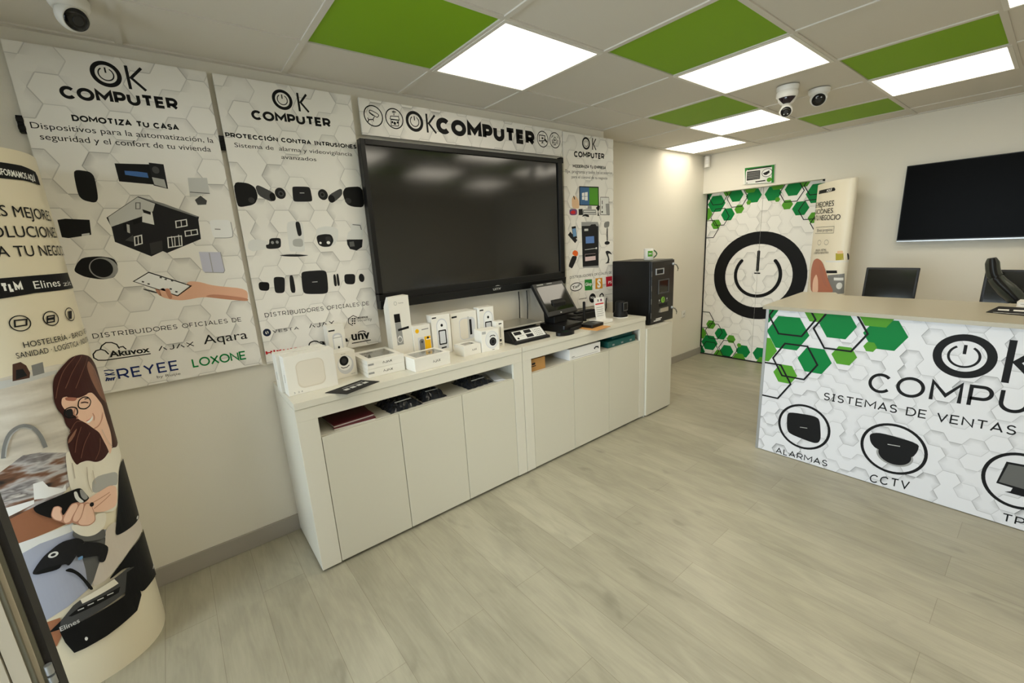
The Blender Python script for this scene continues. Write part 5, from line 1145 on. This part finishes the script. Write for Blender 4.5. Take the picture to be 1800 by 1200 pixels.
u=Vector((1,0,0)); v=Vector((.012,.095,.064)).normalized(); n=u.cross(v)
FP=Flat(Vector((0,.005,.006))+v*.012+n*.0006,u,v,n)
art('control_panel',[('P','G9',[(.03,.012),(.285,.012),(.285,.095),(.03,.095)]),('P','K2',[(.04,.058),(.10,.058),(.10,.088),(.04,.088)]),('P','K2',[(.125,.060),(.185,.060),(.185,.090),(.125,.090)]),('P','K2',[(.125,.020),(.185,.020),(.185,.050),(.125,.050)]),('P','K',[(.045,.02),(.06,.02),(.06,.035),(.045,.035)]),('L','G5',[(.205,.012),(.205,.095)],.002,False),('L','G6',[(.07,.045),(.11,.045)],.003,False)]+[('E','G4',.218+.014*(q%4),.025+.016*(q//4),.004,.004,0,0,360) for q in range(16)],FP,t)
t=thing('till_screen','black tilted touch-screen till on the middle sideboard','till',(1.60,.105,T),.10)
tb=R(33.6); ub=Vector((0,math.sin(tb),math.cos(tb))); nb=Vector((0,-math.cos(tb),math.sin(tb))); Z0=1.0-T
MA=Matrix.Translation((0,0,Z0))@Matrix.Rotation(-tb,4,'X')
b_=box(-.17,0,0,.17,.026,.27,mtx=MA).build('display_housing',black,t,bevel=.004)
box(-.148,-.0012,.036,.148,-.0002,.240,mtx=MA).build('screen',mat('till_screen_glass',rgb(20,22,18),.06),b_)
MB().box(-.03,-.001,.012,-.014,-.0002,.02,mtx=MA).build('led',mat('led_grey',rgb(190,190,188),.2),b_)
MB().box(-.02,-.0009,.255,.04,-.0002,.262,mtx=MA).box(-.13,-.0009,.252,-.06,-.0002,.262,mtx=MA).build('sticker',ink('G6'),b_)
MB().hexa([(-.075,.03,.05),(.075,.03,.05),(.075,.13,.05),(-.075,.13,.05),(-.07,.035,.20),(.07,.035,.20),(.07,.15,.27),(-.07,.15,.27)]).build('neck',blackm,t,bevel=.005)
MB().prism([(-.11,-.09),(.10,-.09),(.11,.14),(-.12,.14)],0,.05).build('base',black,t,bevel=.012)
box(-.06,-.104,.012,.06,-.1,.03).build('front_slot',dark,t)
MB().hexa([(.10,.150,.10),(.24,.165,.10),(.24,.19,.10),(.10,.175,.10),(.02,.165,.22),(.10,.17,.22),(.10,.19,.22),(.02,.185,.22)]).build('customer_display',mat('ink_G10',rgb(236,236,234),.4),t,bevel=.002)
t=thing('mobile_scanner','small black gadget with green lights in front of the till screen','gadget',(1.47,-.03,T),R(-8))
MB().prism(arc(0,0,.075,.04,0,360,28)[:-1],0,.022).build('body',black,t,bevel=.006); 
art('green_light',[('E','G1',-.02+k*.018,.006-.004*k,.005,.004,0,0,360) for k in range(3)],Flat((0,0,.0222),(1,0,0),(0,1,0),(0,0,1)),t)
t=thing('card_folder','flat tan card lying on the middle sideboard under a black handheld','folder',(1.775,-.01,T),R(12))
MB().prism([(-.11,-.10),(.07,-.115),(.09,.09),(-.09,.10)],.0003,.004).build('card',mat('tan_card',rgb(206,150,84),.6),t)
t=thing('handheld_terminal','black handheld terminal lying on the tan card','handheld',(1.79,.01,T+.0042),R(10))
MB().prism([(-.078,-.055),(.075,-.062),(.085,.03),(.05,.06),(-.07,.055)],0,.022).build('body',black,t,bevel=.006); box(.005,-.035,.0222,.05,.005,.0226).build('screen',mat('grey_label',rgb(88,90,88),.3),t)
t=thing('price_stand','small white acrylic stand with an upright notice on the middle sideboard','stand',(1.955,.055,T),R(-4))
box(-.075,-.055,0,.075,.055,.026).build('foot',whitep,t,bevel=.004)
A=Matrix.Translation((0,.0,.024))@Matrix.Rotation(R(-8),4,'X'); pl_=box(-.052,-.002,0,.052,.002,.172,mtx=A).build('upright_sheet',mat('sheet_white',rgb(226,224,218),.3),t)
nn=(A.to_3x3()@Vector((0,-1,0))); FS=Flat(A@Vector((0,-.0024,0)),(1,0,0),A.to_3x3()@Vector((0,0,1)),nn)
art('lettering',[('P','R',[(-.045,.118),(.045,.118),(.045,.127),(-.045,.127)])]+[('L','G6',[(-.04,.095-.016*q),(.03+.005*(q%2),.095-.016*q)],.004,False) for q in range(5)]+[('P','G5',[(-.02,.14),(-.005,.14),(-.005,.158),(-.02,.158)]),('P','RB',[(.012,.14),(.03,.14),(.03,.158),(.012,.158)])],FS,t)
t=thing('charging_stand','black round charging stand in front of the black machine','charger',(2.232,.080,T))
MB().lathe([(.062,0),(.062,.004),(.056,.006)],32).build('foil_edge',whitep,t); MB().lathe([(.058,.006),(.058,.03),(.046,.05),(.042,.120),(.032,.132)],32).build('body',blackm,t)
ph=box(-.030,-.052,.052,.026,-.043,.128).build('phone',black,t,bevel=.004); art('screen_outline',[('L','G5',[(-.026,.06),(.022,.06),(.022,.120),(-.026,.120)],.0028,True)],Flat((0,-.0523,0),(1,0,0),(0,0,1),(0,-1,0)),ph)
t=thing('receipt_printer','low wide black box behind the black handheld, near the wall','printer',(1.86,.235,T),R(0))
box(0,0,0,.30,.13,.055).build('body',black,t,bevel=.008); box(.04,.02,.0551,.26,.06,.068).build('lid',blackm,t,bevel=.004); box(.05,-.0008,.03,.20,.0,.036).build('slot',dark,t)
t=thing('antenna','thin black upright rod behind the handheld','rod',(1.93,.205,T))
MB().lathe([(.018,0),(.018,.01),(.011,.016),(.011,.150),(.008,.156)],16).build('rod',blackm,t)
t=thing('cash_drawer','small flat black box beside the till screen, under its white panel','drawer',(1.76,.145,T),R(5)); 
box(.0,.0,.0,.10,.065,.05).build('body',blackm,t,bevel=.004); box(.008,-.001,.010,.092,0,.040).build('drawer',black,t)
tag(MB().tube([(1.40,.375,1.17),(1.392,.36,1.10),(1.380,.35,1.0),(1.375,.345,.93),(1.39,.33,.892)],.004).build('cable',blackm),'thin black cable hanging down the wall left of the till screen','cable')
tag(MB().tube([(2.40,.36,1.00),(2.37,.34,.97),(2.32,.30,.93),(2.25,.26,.90),(2.21,.25,.8905),(2.19,.30,.8905)],.005).build('cable',blackm),'black cable running down beside the black machine to the sideboard','cable')
tag(MB().tube([(1.48,.375,1.17),(1.475,.365,1.06),(1.455,.35,.96),(1.46,.33,.892)],.0035).build('cable',blackm),'thin black cable hanging just behind the till screen','cable')
# ------------------------------------------------------------------ things in the open shelves
SH=.6925
t=thing('brochure','dark red brochure in the left sideboard shelf','brochure',(-.02,.06,SH),R(-4))
MB().box(-.10,-.10,.0,.10,.10,.006).build('pages',whitep,t); MB().box(-.102,-.103,.006,.102,.10,.012).build('cover',mat('burgundy',rgb(88,24,34),.35),t)
t=thing('brochure','second dark red brochure lying on top of the first','brochure',(-.03,.075,SH+.0122),R(3)); box(-.10,-.10,0,.10,.10,.006).build('pages',whitep,t); box(-.102,-.102,.006,.102,.10,.011).build('cover',MATS['burgundy'],t)
random.seed(4)
plast=mat('black_plastic_film',rgb(34,36,40),.18,var=0)
def bag(label,x,y,w,d,h,rz,sd):
    random.seed(sd); t=thing('bag',label,'bag',(x,y,SH),R(rz)); nx,ny=16,12; vs=[];fs=[]
    for j in range(ny+1):
        for i in range(nx+1):
            u_,v_=i/nx,j/ny; e=min(1,min(u_,1-u_,v_,1-v_)*5); vs.append(((u_-.5)*w+random.uniform(-.004,.004),(v_-.5)*d+random.uniform(-.004,.004),.002+e*h*(.55+.45*random.random())))
    n0=len(vs); vs+=[(p[0],p[1],0) for p in vs[:n0]]
    for j in range(ny):
        for i in range(nx):
            a=j*(nx+1)+i; fs.append((a,a+1,a+nx+2,a+nx+1)); fs.append((n0+a,n0+a+nx+1,n0+a+nx+2,n0+a+1))
    bd=[i for i in range(nx+1)]+[(j+1)*(nx+1)-1 for j in range(1,ny+1)]+[ny*(nx+1)+i for i in range(nx-1,-1,-1)]+[j*(nx+1) for j in range(ny-1,0,-1)]
    for a,b in zip(bd,bd[1:]+bd[:1]): fs.append((a,n0+a,n0+b,b))
    MB().add(vs,fs,0,False).build('film',plast,t)
    st=MB(); st.box(-w*.3,-d*.42,h*1.02,w*.2,-d*.36,h*1.04); st.build('label_strip',MATS['ink_G9'] if 'ink_G9' in MATS else ink('G9'),t)
bag('crumpled black plastic bag in the left sideboard shelf, beside the red brochures',.245,.06,.19,.20,.045,4,3)
bag('crumpled black plastic bag in the middle of the left sideboard shelf',.435,.07,.15,.18,.05,-4,9)
bag('black plastic bag on papers at the right of the left sideboard shelf',.74,.07,.19,.19,.04,3,21)
t=thing('paper_stack','loose white papers in the left sideboard shelf, right of the bags','papers',(.895,.06,SH),R(-4))
for k in range(3): box(-.03,-.10,.004*k,.03,.09,.004*k+.003,mtx=Matrix.Rotation(R(-6*k),4,'Z')).build('sheet',mat('sheet_grey',rgb(200,202,206),.4),t)
t=thing('cardboard_box','small brown cardboard box in the middle sideboard shelf','box',(1.117,-.045,SH),R(0))
box(0,0,0,.14,.14,.083).build('box_body',mat('kraft',rgb(178,132,72),.7),t,bevel=.001); art('lettering',[('L','K2',[(.02,.05),(.05,.052)],.014,False),('L','K2',[(.01,.035),(.055,.036)],.006,False)],Flat((0,-.0004,0),(1,0,0),(0,0,1),(0,-1,0)),t)
t=thing('carton','long white box in the middle sideboard shelf','box',(1.487,-.05,SH),R(-1))
box(0,0,0,.325,.22,.080).build('box_body',mat('white_carton_cool',rgb(228,227,224),.5),t,bevel=.001); art('printed_mark',[('L','K2',[(.255,.040),(.275,.050),(.305,.046)],.010,False),('L','K2',[(.268,.05),(.262,.034)],.007,False),('L','K2',[(.295,.048),(.305,.034)],.007,False),('L','K',[(.02,.012),(.30,.012)],.0015,False),('L','G5',[(.02,.022),(.05,.022)],.005,False)],Flat((0,-.0004,0),(1,0,0),(0,0,1),(0,-1,0)),t)
t=thing('tool_case','dark teal case in the right end of the middle sideboard shelf','case',(1.93,-.035,SH),R(0))
teal=mat('teal_plastic',rgb(16,84,80),.4); box(0,0,0,.345,.22,.050).build('lower_shell',teal,t,bevel=.004); box(.09,.03,.050,.345,.22,.085).build('upper_shell',teal,t,bevel=.004)
for x in (.05,.16,.27): MB().box(x,-.004,.012,x+.022,0,.024).build('latch',alu,t)
# ------------------------------------------------------------------ black payment machine with mug
t=thing('payment_machine','black payment machine standing on the narrow white cabinet','machine',(2.495,-.03,.7792))
w_,d_,h_=.345,.40,.538
box(0,.012,.006,w_,d_,h_).build('housing',black,t,bevel=.006)
box(.004,0,.012,w_-.004,.0115,h_-.006).build('front_door',mat('black_door',rgb(18,18,19),.3),t,bevel=.003)
for z in (.06,.18,.29,.41): MB().box(.0,-.003,z,.007,.001,z+.045).build('hinge',mat('hinge_grey',rgb(92,92,92),.4),t)
FK=Flat((0,-.0005,0),(1,0,0),(0,0,1),(0,-1,0))
m_=MB()
for a in ((.06,.462,.178,.472),(.06,.420,.178,.428),(.06,.428,.070,.462),(.168,.428,.178,.462)): m_.box(a[0],-.006,a[1],a[2],.001,a[3])
m_.build('coin_frame',alu,t,bevel=.001); box(.07,-.002,.428,.168,.001,.462).build('coin_tray',dark,t)
m_=MB()
for a in ((.10,.366,.262,.376),(.10,.256,.262,.266),(.10,.266,.112,.366),(.25,.266,.262,.366)): m_.box(a[0],-.006,a[1],a[2],.001,a[3])
m_.build('screen_frame',mat('frame_grey',rgb(70,70,70),.4),t,bevel=.001); box(.112,-.002,.266,.25,.001,.366).build('screen',glassb,t)
m_=MB().lathe([(.026,0),(.026,.004)],28,mtx=Matrix.Translation((.175,-.0005,.20))@Matrix.Rotation(R(90),4,'X')).build('green_badge',mat('badge_green',rgb(124,176,60),.4),t)
art('badge_mark',[('E','K2',.175,.203,.010,.014,.004,0,360),('E','G8',.115,.200,.006,.009,0,0,360),('E','G8',.23,.204,.006,.009,0,0,360),('L','G5',[(.10,.180),(.14,.182)],.004,False),('L','G5',[(.21,.184),(.25,.186)],.004,False)],Flat((0,-.0052,0),(1,0,0),(0,0,1),(0,-1,0)),t)
box(.12,-.004,.145,.24,.001,.168).build('note_slot',dark,t)
MB().hexa([(.115,-.02,.098),(.235,-.02,.098),(.235,0,.098),(.115,0,.098),(.135,-.008,.130),(.255,-.008,.130),(.255,0,.130),(.135,0,.130)]).build('note_tray',steel,t,bevel=.001)
art('lettering',[('L','G9',[(.045,.030),(.15,.032)],.009,False),('L','G9',[(.075,.044),(.165,.046)],.008,False)],FK,t)
for z in (.47,.09):
    lk=MB().lathe([(.012,0),(.012,.012),(.009,.016)],20,mtx=Matrix.Translation((w_-.03,-.0005,z+.025))@Matrix.Rotation(R(90),4,'X')).build('lock',alu,t)
    kk=MB(); kk.box(w_-.036,-.035,z+.018,w_-.024,-.014,z+.024); kk.tube([(w_-.03,-.03,z+.02),(w_-.012,-.034,z+.005),(w_+.002,-.034,z-.018),(w_-.006,-.034,z-.034)],.005,8); kk.build('key',mat('key_metal',rgb(150,148,140),.3,metal=.8),lk)
for x in (.03,w_-.03):
    for y in (.05,d_-.05): MB().lathe([(.014,0),(.014,.006)],16,mtx=Matrix.Translation((x,y,0))).build('foot',dark,t)
t=thing('mug','white mug with a green logo on top of the black machine','mug',(2.668,.115,.7792+.538))
MB().lathe([(.038,0),(.041,.004),(.041,.098),(.0385,.098),(.0385,.008),(.001,.008)],36,cap=True).build('cup',mat('glazed_white',rgb(228,226,218),.15),t)
A=math.radians(-62); dx,dy=math.cos(A),math.sin(A)
MB().tube([(dx*(.040+.026*math.sin(math.pi*q/10)),dy*(.040+.026*math.sin(math.pi*q/10)),.082-.064*q/10) for q in range(11)],.0055,10).build('handle',mat('handle_dark_green',rgb(40,84,40),.3),t)
mr=Round(0,0,.0415,.0415,2,R(-62)); art('green_logo',[('P','G2g',[(-.004,.03),(.040,.03),(.040,.078),(-.004,.078)]),tx('G10','OKC',.004,.048,.032,.012,'S',.2)],mr,t)
# ------------------------------------------------------------------ on and behind the counter
def monitor(label,x,y,z0,w,h,tilt,rz=-90,col_=None):
    t=thing('monitor',label,'monitor',(x,y,.7455),R(rz)); A=Matrix.Translation((0,0,z0))@Matrix.Rotation(R(-tilt),4,'X')
    b=box(-w/2,0,0,w/2,.022,h,mtx=A).build('housing',black,t,bevel=.004); box(-w/2+.014,-.0012,.018,w/2-.014,-.0002,h-.014,mtx=A).build('screen',mat('desk_screen_glass',rgb(26,27,24),.08),b)
    MB().hexa([(-.05,.03,.008),(.05,.03,.008),(.05,.07,.008),(-.05,.07,.008),(-.05,.024,z0+h*.4),(.05,.024,z0+h*.4),(.05,.075,z0+h*.4),(-.05,.075,z0+h*.4)]).build('neck',black,t); MB().prism([(-.10,-.06),(.10,-.06),(.10,.12),(-.10,.12)],0,.008).build('foot',black,t,bevel=.003)
    return t
monitor('black monitor behind the counter, below the empty wall left of the television',3.65,-1.33,.16,.312,.285,10)
monitor('black monitor behind the counter at the right edge, behind the curved scanner',3.55,-2.02,.16,.40,.285,10)
t=thing('barcode_scanner','black curved barcode scanner rising above the counter at the right edge','scanner',(3.30,-1.99,.7455),0)
MB().lathe([(.07,0),(.07,.012),(.05,.02),(.035,.03)],28).build('base',black,t)
pts=[(0,.0,.02),(0,-.02,.20),(0,.005,.29),(0,.05,.345),(0,.095,.40),(0,.118,.45),(0,.130,.505),(0,.136,.535)]
MB().hose(pts,[.030,.034,.040,.044,.036,.032,.031,.018],18).build('grip',mat('scanner_grey',rgb(50,54,48),.35),t)
MB().hose([(-.034,p[1]-.004,p[2]) for p in pts[2:]],[.012,.015,.016,.016,.016,.012],12).build('rubber_stripe',black,t)
t=thing('leaflet','black leaflet with white boxes at the right end of the counter top','leaflet',(2.84,-1.99,1.0303))
MB().prism([(-.105,.085),(-.145,-.05),(-.165,-.30),(.12,-.30),(.142,.055)],.0002,.003).build('sheet',blackm,t)
art('printed_shapes',[('P','G9',[(-.02+.0*k,.05-k*.055),(.03,.05-k*.055),(.03,.01-k*.055),(-.02,.01-k*.055)]) for k in range(5)]+[('L','G8',[(-.11,.06),(-.12,-.25)],.012,False)],Flat((0,0,.0032),(1,0,0),(0,1,0),(0,0,1)),t)
t=thing('card_reader','small white gadget lying on the counter behind the black leaflet','gadget',(3.085,-2.05,1.0303),R(-4))
MB().prism([(-.06,.05),(-.06,-.12),(.06,-.12),(.06,.05)],0,.026).build('body',whitep,t,bevel=.008); box(-.061,-.10,.012,-.0605,.035,.015).build('groove',mat('seam_grey',rgb(150,148,144),.6),t)
